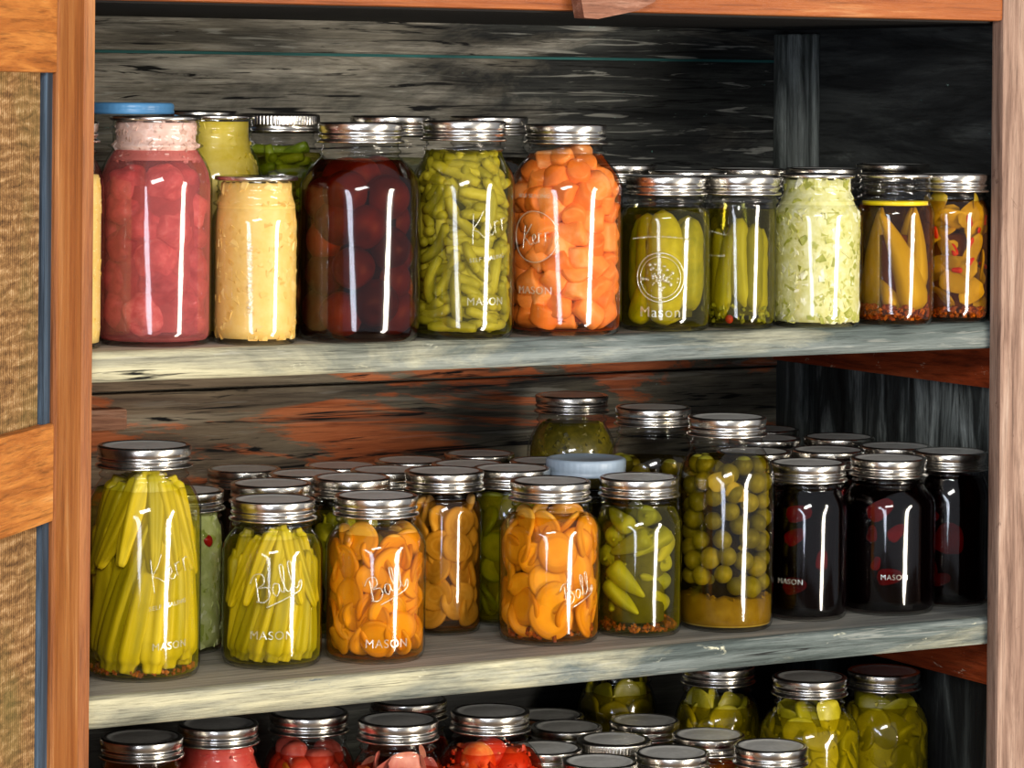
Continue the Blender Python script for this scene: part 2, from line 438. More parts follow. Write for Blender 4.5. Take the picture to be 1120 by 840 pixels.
# open door: woven panel in a frame of stiles and rails, hinged at the left edge of the opening
DA = R_(42)
dT = Vector((-math.sin(DA), -math.cos(DA), 0)); dN = Vector((math.cos(DA), -math.sin(DA), 0))
DM = Matrix(((dT.x, dN.x, 0, .0), (dT.y, dN.y, 0, -.004), (dT.z, dN.z, 1, 0), (0, 0, 0, 1)))   # local x along the door, y out of its inner face
def dpart(name, mb, mat, parent, label=None):
    o = link(name, mb.mesh(name, mat), parent)
    if parent is cup:
        o.matrix_local = Matrix.Translation(-Vector(cup.location)) @ DM
    if label: o['label'] = label
    return o
def burlap():
    t = NT('woven_brown_panel')
    v = t.coord('Object', (14, 1, 60)); f = t.noise(v, 1.0, 7, .72, 2.2)
    w = t.n('ShaderNodeTexWave', wave_type='BANDS', bands_direction='Z'); t.l(t.coord('Object', (.35, 1, 1)), w.inputs['Vector'])
    w.inputs['Scale'].default_value = 26; w.inputs['Distortion'].default_value = 5; w.inputs['Detail'].default_value = 3; w.inputs['Detail Scale'].default_value = 2.5
    f9 = t.noise(t.coord('Object', (1, 1, 1)), 130, 5, .75, .6)
    h = t.math('ADD', t.math('MULTIPLY', w.outputs['Fac'], .10), t.math('ADD', t.math('MULTIPLY', f, .55), t.math('MULTIPLY', f9, .5)))
    wv = t.n('ShaderNodeTexWave', wave_type='BANDS', bands_direction='X'); t.l(t.coord('Object'), wv.inputs['Vector'])
    wv.inputs['Scale'].default_value = 60; wv.inputs['Distortion'].default_value = 2
    h = t.math('ADD', h, t.math('MULTIPLY', wv.outputs['Fac'], .12))
    c = t.ramp(h, [(.42, '3e2b1c'), (.56, '70502f'), (.70, '9a7448'), (.84, 'cfae84')])
    pf = t.ramp(t.noise(t.coord('Object'), 9, 3), [(.5, 0.0), (.72, 1.0)])
    c = t.mix(t.math('MULTIPLY', pf, .45), c, '6f6a3a')
    t.pbr(c, .85, 0, t.bump(h, .8, .004), .2); return t.m
DW = .56; DZ0, DZ1 = -.70, .76
m = MB(); m.box(.09, DW - .09, -.020, -.012, DZ0 + .05, DZ1 - .05)
door = dpart('door', m, burlap(), cup, 'woven brown panel')
ST = .093
for a, b in ((0, ST), (DW - ST, DW)):
    m = MB(); m.box(a, b, -.024, 0, DZ0, DZ1, bev=.003); dpart('stile', m, W_stile, door)
for a, b in ((.611, DZ1), (.186, .279), (-.24, -.15), (DZ0, DZ0 + .11)):
    m = MB(); m.box(ST, DW - ST, -.023, -.001, a, b, bev=.003); dpart('rail', m, W_door, door)
W_strip = wood('blue_grey_strip', [(.3, '10161c'), (.5, '2f3d4c'), (.7, '5f7890')], 'Z', across=60)
for a, b in ((ST, ST + .017),):
    for z0, z1 in ((.279, .611), (-.15, .186), (-.59, -.24)):
        m = MB(); m.box(a, b, -.015, -.006, z0, z1); dpart('edge_strip', m, W_strip, door)

# ------------------------------------------------------------------ jars
def jar_prof(R, h, kind, ls=1.0, flat=False):
    """outer radius of the glass from base to rim"""
    rn = .0395 * ls; sh = .034 if kind == 'H' else .030; full = .070 if kind == 'H' else .055
    if kind == 'W': sh, full = .032, .046
    zs, zf = h - sh, h - full
    pr = [(.0, .004), (R*.72, .0035), (R*.80, .001), (R*.88, .0), (R*.945, .0022), (R*.985, .007), (R, .014), (R, zf - .006)]
    for i in range(0, 11):
        u = i / 10; a = .86 * u ** 2.1 + .14 * (.5 - .5 * math.cos(PI * u))
        pr.append((R + (rn - R) * a, zf + (zs - zf) * u))
    pr += [(rn, zs + .001), (rn + (.0045 if flat else .0028), zs + .003), (rn + (.0045 if flat else .0028), zs + .005), (rn, zs + .007)]
    if flat:                                                 # bare screw thread, no band
        for k in (.0165, .0105):
            pr += [(rn, h - k - .0016), (rn + .0013, h - k - .0005), (rn + .0013, h - k + .0005), (rn, h - k + .0016)]
    pr += [(rn, h - .004)]
    return pr
def prof_r(pr, z):
    best = pr[0][0]
    for (r1, z1), (r2, z2) in zip(pr[3:], pr[4:]):
        if z1 <= z <= z2 and z2 > z1: return r1 + (r2 - r1) * (z - z1) / (z2 - z1)
    return pr[3][0] if z < .001 else pr[-1][0]
_cache = {}
def glass_mesh(R, h, kind, ls=1.0, flat=False):
    k = (round(R, 4), round(h, 4), kind, ls, flat)
    if k not in _cache:
        m = MB(); m.lathe(jar_prof(R, h, kind, ls, flat), 64); _cache[k] = m.mesh('glass_body', GLASS)
    return _cache[k]
LR = .0445
def band_mesh(mat, knurl=False):
    k = ('band', mat, knurl)
    if k not in _cache:
        m = MB(); b = .0212
        if knurl:
            rp = lambda a, z: 1 + (.012 * math.cos(a * 70) if -.012 < z < -.002 else 0)
            pr = [(LR - .003, -b), (LR + .001, -b), (LR + .001, -b + .004), (LR - .0015, -b + .007), (LR + .0005, -.012), (LR + .0005, -.0115), (LR + .0005, -.003), (LR, -.0012), (LR - .003, 0), (LR - .008, -.0006)]
            m.lathe(pr, 280, None, rp)
        else:
            pr = [(LR - .004, -b), (LR + .0008, -b), (LR + .0014, -b + .0012), (LR + .0006, -b + .0026), (LR - .0022, -b + .0036),
                  (LR - .0026, -b + .005), (LR - .0008, -b + .0068), (LR - .0002, -b + .0078), (LR - .0012, -b + .0092), (LR - .0024, -b + .0105), (LR - .001, -b + .0124),
                  (LR - .0008, -.0068), (LR - .0002, -.0022), (LR - .0008, -.0009), (LR - .0022, 0), (LR - .0052, -.0002), (LR - .0062, -.001)]
            m.lathe(pr, 72)
        _cache[k] = m.mesh('screw_band', M[mat])
    return _cache[k]
def lid_mesh(mat):
    k = ('lid', mat)
    if k not in _cache:
        m = MB()
        m.lathe([(LR - .0048, -.0016), (LR - .0055, -.0006), (LR - .0085, -.0006), (LR - .0105, -.0013), (LR - .016, -.0013), (.010, -.0009), (0, -.0008)], 64)
        _cache[k] = m.mesh('lid', M[mat])
    return _cache[k]
def flat_mesh():
    k = 'flat'
    if k not in _cache:
        m = MB(); r = .0425
        m.lathe([(r - .003, -.0046), (r - .0006, -.0044), (r, -.0034), (r, -.0008), (r - .0008, 0), (r - .004, -.0001), (r - .006, -.0009), (r - .014, -.0011), (0, -.0006)], 72)
        _cache[k] = m.mesh('flat_lid', M['band'])
    return _cache[k]
def cap_mesh(mat, hh=.019):
    k = ('cap', mat, hh)
    if k not in _cache:
        m = MB(); r = LR + .0012
        m.lathe([(r - .003, -hh), (r, -hh), (r + .0004, -hh + .003), (r - .0006, -hh + .0042), (r, -hh + .006), (r, -.003), (r - .0008, -.001), (r - .003, 0), (r - .007, 0), (r - .009, -.0008), (0, -.0008)], 120, None,
                lambda a, z: 1 + (.006 * math.cos(a * 40) if -hh + .005 < z < -.0025 else 0))
        _cache[k] = m.mesh('screw_cap', M[mat])
    return _cache[k]

class Jar: pass
JARS = {}
def jar(key, label, X, Y, z, R, h, kind='Q', lid='silver', ls=1.0):
    J = Jar(); J.key = key; J.ls = ls; J.R = R; J.h = h; J.kind = kind; J.base = Vector((X, Y, z)); fl = lid in ('flat', 'spot'); J.pr = jar_prof(R, h, kind, ls, fl)
    d = Vector((CX - X, CY - Y, 0)).normalized(); J.d = d; J.e = Vector((-d.y, d.x, 0))
    J.root = thing('canning_jar', label, 'jar', J.base)
    rz = Matrix.Rotation(rnd.uniform(0, 6.28), 4, 'Z')
    J.glass = link('glass_body', glass_mesh(R, h, kind, ls, fl), J.root)
    J.glass.rotation_euler.z = rnd.uniform(0, 6.28)
    if fl:
        o = link('lid', flat_mesh(), J.root); o.location = (0, 0, h); o.scale = (ls, ls, 1)
    elif lid in ('blue', 'ice'):
        o = link('screw_cap', cap_mesh(lid, .012 if lid == 'blue' else .019), J.root); o.location = (0, 0, h + .001)
        o['label'] = 'blue plastic screw cap' if lid == 'blue' else 'pale blue plastic screw cap'
    else:
        o = link('screw_band', band_mesh('spotband' if lid == 'spot' else 'band', lid == 'knurl'), J.root); o.location = (0, 0, h)
        o.rotation_euler.z = rnd.uniform(0, 6.28); o.scale = (ls, ls, 1 + (ls - 1) * .5)
        q = link('lid', lid_mesh('lid'), J.root); q.location = (0, 0, h); q.scale = (ls, ls, 1)
    JARS[key] = J
    return J
def er(J, phi): return J.d * math.cos(phi) + J.e * math.sin(phi)
def et(J, phi): return -J.d * math.sin(phi) + J.e * math.cos(phi)
def rin(J, z): return prof_r(J.pr, z)

def brine(J, label, mat, top, core=.55, name='brine'):
    """the liquid: follows the inside of the glass up to its surface"""
    m = MB(); g = .0022
    zs = [.005, .008, .014] + [.014 + (top - .014) * i / 16 for i in range(1, 17)]
    pr = [(0, .005)] + [(max(rin(J, z) - g, .004) * (.97 if z < .006 else 1), z) for z in zs] + [(0, top)]
    m.lathe(pr, 40)
    nf = len(m.f)
    if core:
        c = J.R * core
        m.lathe([(0, .012), (c, .014), (c, min(top, J.h - .06) - .01), (0, min(top, J.h - .06) - .008)], 20)
    o = link(name, m.mesh(name, mat)); o.location = J.base
    o.data.materials.append(bpy.data.materials[mat['heart']])
    for q in o.data.polygons:
        if q.index >= nf: q.material_index = 1
    tag(o, label, 'liquid', None, 'stuff'); J.brine = o
    return o
def piece(J, name, me, pos, X, Yv, Z, scale, label, cat, group, clamp=True):
    o = bpy.data.objects.new(name, me); COL.objects.link(o)
    sv = Vector(scale if hasattr(scale, '__len__') else (scale,) * 3)
    vs = [v.co * sv for v in me.vertices]; vs = [X * v.x + Yv * v.y + Z * v.z for v in vs[::max(1, len(vs)//160)]]
    for it in range(4 if clamp else 0):                                     # nudge it clear of the glass
        loc = pos - J.base; px = Vector((0, 0, 0)); mo = 0
        for v in vs:
            q = v + loc; rr = math.hypot(q.x, q.y); ov = rr - (rin(J, min(max(q.z, .012), J.h - .004)) - .0028)
            if ov > mo: mo = ov; px = Vector((q.x / rr, q.y / rr, 0))
        lo = min((v + loc).z for v in vs)
        if lo < .0055: pos = pos + Vector((0, 0, .0055 - lo))
        if mo <= 0: break
        pos = pos - px * mo
    Mx = Matrix(((X.x, Yv.x, Z.x, pos.x), (X.y, Yv.y, Z.y, pos.y), (X.z, Yv.z, Z.z, pos.z), (0, 0, 0, 1)))
    o.matrix_world = Mx @ Matrix.Diagonal((*((scale,) * 3 if not hasattr(scale, '__len__') else scale), 1))
    o['label'] = label; o['category'] = cat; o['group'] = group
    return o
def rods(J, name, meshes, half, rad, spots, label, cat, group, scale=1):
    """spots: (phi deg, z, inset, tilt deg, spin)"""
    for i, s in enumerate(spots):
        phi, z, inset, tilt, spin = s[:5]; sc = s[5] if len(s) > 5 else scale; lean = s[6] if len(s) > 6 else 0
        put_rod(J, name, meshes[i % len(meshes)], half, rad, R_(phi), z, inset, R_(tilt), R_(spin), label, cat, group, sc, R_(lean))
def put_rod(J, name, me, half, rad, phi, z, inset, tilt, spin, label, cat, group, sc=1, lean=0, clamp=True):
    r = rod_r(J, z, half, rad, tilt, inset) if not lean else rin(J, z) - rad - .003 - inset
    a, t = er(J, phi), et(J, phi)
    Z = (Vector((0, 0, 1)) * math.cos(tilt) + t * math.sin(tilt) - a * math.tan(lean)).normalized()
    Yv = (a - Z * a.dot(Z)).normalized(); X = Yv.cross(Z)
    X, Yv = X * math.cos(spin) + Yv * math.sin(spin), -X * math.sin(spin) + Yv * math.cos(spin)
    return piece(J, name, me, J.base + a * r + Vector((0, 0, z)), X, Yv, Z, sc, label, cat, group, clamp)
def faces(J, name, meshes, spots, label, cat, group):
    """flat pieces lying against the glass: (phi, z, turn, scale, inset)"""
    for i, (phi, z, turn, sc, ins) in enumerate(spots):
        a, t = er(J, R_(phi)), et(J, R_(phi)); u = Vector((0, 0, 1))
        X = t * math.cos(R_(turn)) + u * math.sin(R_(turn)); Yv = a.cross(X)
        piece(J, name, meshes[i % len(meshes)], J.base + a * (rin(J, z) - .0035 - ins) + u * z, X, Yv, a, sc, label, cat, group)
def rod_r(J, z, half, rad, tilt, inset):
    rr = min(rin(J, min(max(z + half * math.cos(tilt), .004), J.h)), rin(J, max(z - half * abs(math.cos(tilt)), .004))) - .003 - rad
    s = half * abs(math.sin(tilt))
    return max(math.sqrt(max(rr * rr - s * s, 1e-6)), .002) - inset
def pack_rods(J, name, meshes, half, rad, n, zr, tilts, label, cat, group, arc=115, insets=(0,), tight=.95, seed=1, tries=260):
    g = random.Random(seed); pts = []; made = 0
    for ins, cnt in zip(insets, n):
        k = tight; fails = 0; c = 0
        pl = []
        while c < cnt and k > .45:
            phi = R_(g.uniform(-arc, arc)); tilt = R_(tilts(g)); ca = abs(math.cos(tilt)) * half
            lo, hi = zr[0] + ca * .9 + rad, zr[1] - ca * .9 - rad
            z = g.uniform(lo, hi) if hi > lo else (lo + hi) / 2
            r = rod_r(J, z, half, rad, tilt, ins); a, t = er(J, phi), et(J, phi)
            Z = Vector((0, 0, 1)) * math.cos(tilt) + t * math.sin(tilt); P = a * r + Vector((0, 0, z))
            sm = [P + Z * (half * u * .85) for u in (-1, -.5, 0, .5, 1)]
            lim = (2 * rad * k) ** 2
            if all((p - q).length_squared > lim for p in sm for q in pl):
                pl += sm; c += 1; fails = 0
                put_rod(J, name, meshes[g.randrange(len(meshes))], half, rad, phi, z, ins, tilt, g.uniform(0, 6.28), label, cat, group, g.uniform(.92, 1.06))
            else:
                fails += 1
                if fails > tries: k *= .93; fails = 0
        made += c
    return made
def pack_blobs(J, name, meshes, rad, n, zr, label, cat, group, arc=115, insets=(0,), tight=1.9, seed=1, flat=False, jitter=25, tries=200, kmin=.5, face=0.0):
    """round pieces, or slices lying against the glass (flat)"""
    g = random.Random(seed)
    for ins, cnt in zip(insets, n):
        k = tight; fails = 0; c = 0; pl = []
        while c < cnt and k > tight * kmin:
            phi = R_(g.uniform(-arc, arc)); z = g.uniform(zr[0] + rad * .8, zr[1] - rad * .6)
            th = rad * .25 if flat else rad
            r = min(rin(J, max(z - rad * .7, .004)), rin(J, min(z + rad * .7, J.h))) - .003 - th - ins
            if flat: r = math.sqrt(max((r + th) ** 2 - (rad * .8) ** 2, 1e-6)) - .002
            r = max(r, .001)
            a, t = er(J, phi), et(J, phi); P = a * r + Vector((0, 0, z))
            if all((P - q).length > rad * k for q in pl):
                pl.append(P); c += 1; fails = 0
                j = lambda: g.gauss(0, R_(jitter))
                if flat:
                    Z = a.copy()
                    if g.random() < face:                      # some stand on edge
                        Z = (t * math.cos(g.uniform(-.6, .6)) + Vector((0, 0, 1)) * g.uniform(-.9, .9) + a * .35).normalized()
                    else:
                        Z = (Z + t * j() + Vector((0, 0, 1)) * j()).normalized()
                else:
                    Z = Vector((g.gauss(0, 1), g.gauss(0, 1), g.gauss(0, 1))).normalized()
                X = Z.orthogonal().normalized(); Yv = Z.cross(X); s = g.uniform(0, 6.28)
                X, Yv = X * math.cos(s) + Yv * math.sin(s), -X * math.sin(s) + Yv * math.cos(s)
                piece(J, name, meshes[g.randrange(len(meshes))], J.base + P, X, Yv, Z, g.uniform(.88, 1.08), label, cat, group)
            else:
                fails += 1
                if fails > tries: k *= .94; fails = 0
def chopped(J, name, mat, label, cat, n, size, top, seed=1, bulk=True, lo=.006, arc=180, squash=.5):
    """finely cut food nobody could count: one object of many small bits round a solid heart"""
    g = random.Random(seed); m = MB()
    if bulk:
        zs = [lo + (top - lo) * i / 14 for i in range(15)]
        m.lathe([(0, lo)] + [(max(rin(J, z) - .0034, .003), z) for z in zs] + [(0, top)], 32)
    for i in range(n):
        phi = R_(g.uniform(-arc, arc)); z = g.uniform(lo, top)
        s = size * g.uniform(.5, 1.25); r = rin(J, z) - .0035 - s * squash * .5 - (0 if bulk else g.uniform(0, .012))
        P = J.d * 0 + er(J, phi) * r + Vector((0, 0, z)); a = er(J, phi)
        q = Matrix.Rotation(g.uniform(0, 6.28), 3, a) @ (a.to_track_quat('Z', 'Y').to_matrix())
        v = []; kx, ky = g.uniform(.6, 1.3), g.uniform(.35, .9)
        for cx in (-1, 1):
            for cy in (-1, 1):
                for cz in (-1, 1):
                    f = .72 if cz > 0 else 1
                    v.append(q @ Vector((cx * s * .5 * kx * f + g.gauss(0, s*.09), cy * s * .5 * ky * f + g.gauss(0, s*.09), cz * s * squash * .5 + g.gauss(0, s*.05))) + P)
                    w = v[-1]; rr = math.hypot(w.x, w.y); lim = rin(J, min(max(w.z, .004), J.h - .003)) - .0022
                    if rr > lim: w.x *= lim / rr; w.y *= lim / rr
                    w.z = max(w.z, .0045)
        m.add(v, [(0,1,3,2), (4,6,7,5), (0,4,5,1), (2,3,7,6), (0,2,6,4), (1,5,7,3)], True)
    o = link(name, m.mesh(name, mat)); o.location = J.base
    return tag(o, label, cat, None, 'stuff')
def sediment(J, name, mat, label, top, seed=1):
    g = random.Random(seed); m = MB(); seg = 40; rows = []
    pr = [(0, .005)] + [(rin(J, z) - .0026, z) for z in (.0055, .009, .014)] + [(rin(J, top) - .0026, top)] + [((rin(J, top) - .0026) * u, top + .001) for u in (.75, .5, .25)] + [(0, top + .001)]
    pr = [q for i, q in enumerate(pr) if i == 0 or q[1] <= top + .002]
    m.lathe(pr, seg)
    m.v = [(x, y, z + (.005 * noise.noise(Vector((x*70, y*70, seed))) if z > top - .001 else 0)) for x, y, z in m.v]
    o = link(name, m.mesh(name, mat)); o.location = J.base
    return tag(o, label, 'sediment', None, 'stuff')

# ---- raised writing on the glass
def wrap(J, phi, z, mb2d):
    """bends flat verts (x right, y up, z out) round the jar"""
    R = J.R + .0003; o = MB(); o.f = list(mb2d.f); o.flat = set(mb2d.flat)
    for x, y, w in mb2d.v:
        a = R_(phi) + x / R; v = er(J, a) * (rin(J, z + y) + .0003 + w)
        o.v.append((v.x, v.y, z + y))
    return o
def text2d(s, size, extrude=.0006, slant=0):
    cu = bpy.data.curves.new('lettering', 'FONT'); cu.body = s; cu.size = size; cu.align_x = 'CENTER'; cu.align_y = 'CENTER'
    cu.extrude = extrude; cu.space_character = 1.12
    ob = bpy.data.objects.new('lettering', cu); COL.objects.link(ob)
    dg = bpy.context.evaluated_depsgraph_get(); dg.update()
    me = bpy.data.meshes.new_from_object(ob.evaluated_get(dg))
    m = MB()
    m.add([(v.co.x, v.co.y + slant * v.co.x, v.co.z) for v in me.vertices], [tuple(p.vertices) for p in me.polygons], True)
    bpy.data.objects.remove(ob); bpy.data.curves.remove(cu); bpy.data.meshes.remove(me)
    return m
def smooth(pts, n=5):
    o = []
    for i in range(len(pts) - 1):
        p0, p1, p2, p3 = pts[max(i-1, 0)], pts[i], pts[i+1], pts[min(i+2, len(pts)-1)]
        for k in range(n):
            t = k / n
            o.append(tuple(.5 * (2*p1[j] + (p2[j]-p0[j])*t + (2*p0[j]-5*p1[j]+4*p2[j]-p3[j])*t*t + (3*p1[j]-p0[j]-3*p2[j]+p3[j])*t**3) for j in (0, 1)))
    o.append(tuple(pts[-1])); return o
EL = [(.50,.02),(.58,.25),(.63,.46),(.58,.50),(.54,.30),(.55,.05),(.60,.0),(.66,.06)]
BALL = [[(.02,.0),(.06,.2),(.11,.44)], [(-.03,.36),(.10,.48),(.24,.44),(.22,.29),(.09,.24),(.25,.2),(.25,.06),(.12,-.03),(-.02,.03)],
        [(.46,.19),(.38,.22),(.32,.1),(.36,0),(.44,.1),(.46,.2),(.46,.05),(.52,.02)], EL, [(x + .16, y) for x, y in EL],
        [(.80,.06),(.88,.10),(.80,-.06),(.5,-.10),(.12,-.13)]]
RR = [[(.57,.25),(.555,.12),(.55,.0)], [(.552,.11),(.585,.20),(.63,.235),(.67,.215)]]
KERR = [[(.0,-.08),(.08,.2),(.18,.52)], [(.40,.52),(.26,.36),(.10,.22),(.18,.14),(.28,-.01),(.36,.03)],
        [(.36,.08),(.46,.14),(.45,.24),(.38,.2),(.38,.05),(.45,.0),(.52,.06)]] + RR + [[(x + .19, y) for x, y in q] for q in RR]
def script2d(strokes, width, rot=16, r=.0007):
    m = MB(); c, s = math.cos(R_(rot)), math.sin(R_(rot))
    for st in strokes:
        q = [((x - .42) * width, (y - .18) * width) for x, y in smooth(st)]
        m.tube([(x*c - y*s, x*s + y*c, .0002) for x, y in q], r, 6)
    return m
def emboss(J, bits):
    for phi, z, m2 in bits:
        w = wrap(J, phi, z, m2); link('raised_lettering', w.mesh('raised_lettering', EMB), J.root)
def ring2d(rx, ry, r=.0007, n=48):
    m = MB(); m.tube([(rx*math.cos(2*PI*i/n), ry*math.sin(2*PI*i/n), .0002) for i in range(n + 1)], r, 6, False); return m
def dots2d(pts, r=.0011):
    m = MB()
    for x, y, k in pts:
        m.lathe([(r*k, 0), (r*.8*k, r*.5*k), (r*.4*k, r*.8*k), (0, r*.9*k)], 8, Matrix.Translation((x, y, 0)))
    return m

# ------------------------------------------------------------------ food shapes (unit meshes shared by their copies)
def okra_mesh(L, r, mat, seed):
    m = MB(); g = random.Random(seed); b = g.uniform(-.05, .05) * L
    pr = [(0, -.5), (.28, -.495), (.42, -.46), (.62, -.3), (.82, -.08), (.96, .15), (1.0, .32), (.97, .40), (.80, .43), (.66, .445), (.62, .485), (.56, .5), (0, .5)]
    m.lathe([(q * r, z * L) for q, z in pr], 30, None, lambda a, z: 1 + .13 * math.cos(5 * a))
    m.v = [(x + b * (z / L) ** 2 * 2, y, z) for x, y, z in m.v]
    return m.mesh('okra_pod', mat)
def bean_mesh(L, r, mat, seed):
    m = MB(); g = random.Random(seed); b = g.uniform(.02, .16) * L; n = 9
    pts = [(b * ((2*i/(n-1) - 1) ** 2) - b*.4, 0, (i/(n-1) - .5) * L) for i in range(n)]
    rad = [r * q for q in (.62, .9, 1, .95, 1.03, .95, 1.02, .9, .66)]
    m.tube(pts, rad, 10); return m.mesh('green_bean', mat)
def chunk_mesh(L, r, mat, seed, name='carrot_chunk'):
    m = MB(); g = random.Random(seed); k = g.uniform(.8, 1.15)
    m.lathe([(0, -L/2), (r*.86, -L/2), (r*.97, -L/2 + L*.05), (r, -L/2 + L*.14), (r*(1+k)/2, 0), (r*k, L/2 - L*.14), (r*k*.96, L/2 - L*.05), (r*k*.86, L/2), (0, L/2)], 18)
    m.v = [(x*(1 + .06*noise.noise(Vector((x*60, y*60, z*60 + seed)))), y*(1 + .1*noise.noise(Vector((x*50 + 9, y*50, z*40 + seed)))), z + x * g.uniform(-.0, .2)) for x, y, z in m.v]
    return m.mesh(name, mat)
def cuke_mesh(L, r, mat, seed, name='pickled_cucumber', bumps=.05):
    m = MB(); pr = []
    for i in range(25):
        u = i / 24; a = -1 + 2*u
        pr.append((r * max(0, (1 - abs(a) ** 3.2)) ** .5 * (1 - .08*a), a * L / 2))
    pr[0] = (0, -L/2); pr[-1] = (0, L/2)
    m.lathe(pr, 28)
    m.v = [tuple(Vector(q) + Vector((q[0], q[1], 0)) * bumps * (noise.noise(Vector(q) * 160 + Vector((seed, 0, 0))) + .6*noise.noise(Vector(q) * 45)) + Vector((.06 * L * (q[2]/L*2) ** 2 * .5, 0, 0))) for q in m.v]
    return m.mesh(name, mat)
def spear_mesh(L, r, mat, seed, name='pickle_spear'):
    m = MB(); n = 14; sec = [(-1, -.45), (-.85, .05), (-.5, .38), (0, .5), (.5, .38), (.85, .05), (1, -.45), (.5, -.5), (0, -.62), (-.5, -.5)]
    k = len(sec); v = []; g = random.Random(seed)
    for i in range(n + 1):
        u = i / n; w = (min(1, (u * 5 + .25)) * min(1, ((1 - u) * 6 + .3)))
        for x, y in sec:
            v.append((x * r * w + .004 * math.sin(u*3 + seed), y * r * w * 1.1 + .0012 * noise.noise(Vector((x*3, u*9, seed))), (u - .5) * L))
    f = [(i*k + j, i*k + (j+1) % k, (i+1)*k + (j+1) % k, (i+1)*k + j) for i in range(n) for j in range(k)]
    f += [tuple(range(k))[::-1], tuple(n*k + j for j in range(k))]
    m.add(v, f); return m.mesh(name, mat)
def pepper_mesh(L, r, mat, seed, name='long_pepper'):
    m = MB(); g = random.Random(seed); b = g.uniform(.03, .12) * L
    pr = [(0, -.5), (.14, -.49), (.3, -.42), (.55, -.25), (.78, -.05), (.93, .18), (1, .34), (.9, .43), (.6, .475), (.2, .47), (.16, .49), (.13, .56), (0, .565)]
    m.lathe([(q*r, z*L) for q, z in pr], 20, None, lambda a, z: 1 + .06*math.cos(3*a + seed))
    m.v = [(x + b * math.sin((z/L + .5) * 2.2), y, z) for x, y, z in m.v]
    return m.mesh(name, mat)
def wedge_mesh(L, r, mat, seed, name='pepper_chunk'):
    """curled flat piece of flesh"""
    m = MB(); g = random.Random(seed); nu, nv = 12, 8; v = []; f = []
    c = g.uniform(.7, 1.3); top = []
    for side in (1, -1):
        for i in range(nu + 1):
            for j in range(nv + 1):
                u, w = i/nu*2 - 1, j/nv*2 - 1
                e = max(0, 1 - abs(u) ** 3) ** .4 ; wy = w * r * e * (1 - .25*u*c)
                th = .0034 * max(0, 1 - abs(w) ** 4) ** .5 * e
                z0 = -c * 12 * (wy ** 2) + .002*math.sin(u*2 + seed)
                v.append((u*L/2, wy, z0 + side * th / 2))
    k = (nu + 1) * (nv + 1)
    for s in (0, 1):
        for i in range(nu):
            for j in range(nv):
                a = s*k + i*(nv+1) + j; q = (a, a + nv + 1, a + nv + 2, a + 1)
                f.append(q if s == 0 else q[::-1])
    m.add(v, f); return m.mesh(name, mat)
def slice_mesh(r, th, mat, seed, name='squash_slice', warp=.0022):
    m = MB(); g = random.Random(seed); ph = g.uniform(0, 6)
    m.lathe([(0, -th/2), (r*.5, -th/2), (r*.88, -th/2), (r*.98, -th*.32), (r, 0), (r*.98, th*.32), (r*.88, th/2), (r*.5, th/2), (0, th/2)], 28, None,
            lambda a, z: 1 + .04*math.cos(2*a + ph) + .025*math.cos(3*a + ph*2))
    m.v = [(x, y, z + warp * math.cos(2*math.atan2(y, x) + ph) * (x*x + y*y) / (r*r)) for x, y, z in m.v]
    return m.mesh(name, mat)
def ball_mesh(r, mat, seed, name, lump=.03, freq=40, dimple=.25, zk=1.1):
    m = MB(); pr = []
    for i in range(19):
        a = -PI/2 + PI*i/18; k = 1
        z = math.sin(a) * r * zk; rr = math.cos(a) * r
        if i > 15 and dimple: z -= dimple * r * ((i - 15) / 3) ** 1.5 * .5
        pr.append((rr if 0 < i < 18 else 0, z))
    m.lathe(pr, 26)
    m.v = [tuple(Vector(q) * (1 + lump * noise.noise(Vector(q) * freq + Vector((seed*3.1, seed, 0))))) for q in m.v]
    return m.mesh(name, mat)
def lumpy_mesh(r, mat, seed, name, amp=.28, freq=70):
    return ball_mesh(r, mat, seed, name, amp, freq, 0, 1.0)

F_okra = food('okra_flesh', '9a8e10', 'cdb61e', 'e6d050', 50, stretch=(1, 1, .2))
F_bean = food('bean_flesh', '98902a', 'c2b648', 'd8cc74', 60)
F_carrot = food('carrot_flesh', 'de7e34', 'f09a50', 'f6b482', 70, bump=.1)
F_pickle = food('pickle_skin', '8a860e', 'b8aa1a', 'd4c238', 60, bump=.3)
F_spear = food('pickle_spear_flesh', '807a14', 'aca22a', 'c8bc50', 60, stretch=(1, 1, .25))
F_pepper = food('yellow_pepper_flesh', 'a08a0c', 'c2a81a', 'd4bc44', 40, stretch=(1, 1, .25))
F_chunk = food('pepper_chunk_flesh', '9a7f18', 'c0a12a', 'd0a840', 60)
F_plum = food('dark_fruit_flesh', '4a1a0c', '8a3c1c', 'b0602c', 30)
F_pink = food('pink_flesh', '94343c', 'd07070', 'efb0a8', 90, bump=.3)
F_squash = food('squash_flesh', 'd8921c', 'ecb43a', 'f4c864', 60, radial=(.017, [(.0, 'e8a63a'), (.5, 'efae3c'), (.86, 'e39a2a'), (.98, 'b8701a')], .5))
F_tomslice = food('pale_slice_flesh', 'b98a38', 'd6a45a', 'e6c088', 70, radial=(.02, [(.0, 'd8a860'), (.3, 'b88440'), (.42, 'e2bd84'), (.55, 'b98a44'), (.72, 'deb070'), (.97, 'c08a3c')], .3))
F_green = food('green_slice_flesh', '6f7414', '9c9a26', 'b5b04a', 60, radial=(.018, [(.0, '8f8c26'), (.4, 'b0a83e'), (.8, '8f8f22'), (.98, '56600e')], .6))
F_long = food('long_pepper_flesh', '7f8016', 'aaa428', 'c4b848', 40, stretch=(1, 1, .3))
F_olive = food('olive_skin', '6f6c14', '948e24', 'aca03c', 80, bump=.05, spec=.5)
F_beet = food('beet_flesh', '7a1824', 'b83440', 'd05a4c', 60)
F_tom = food('tomato_flesh', 'bc2c10', 'da5420', 'ec8a40', 50)
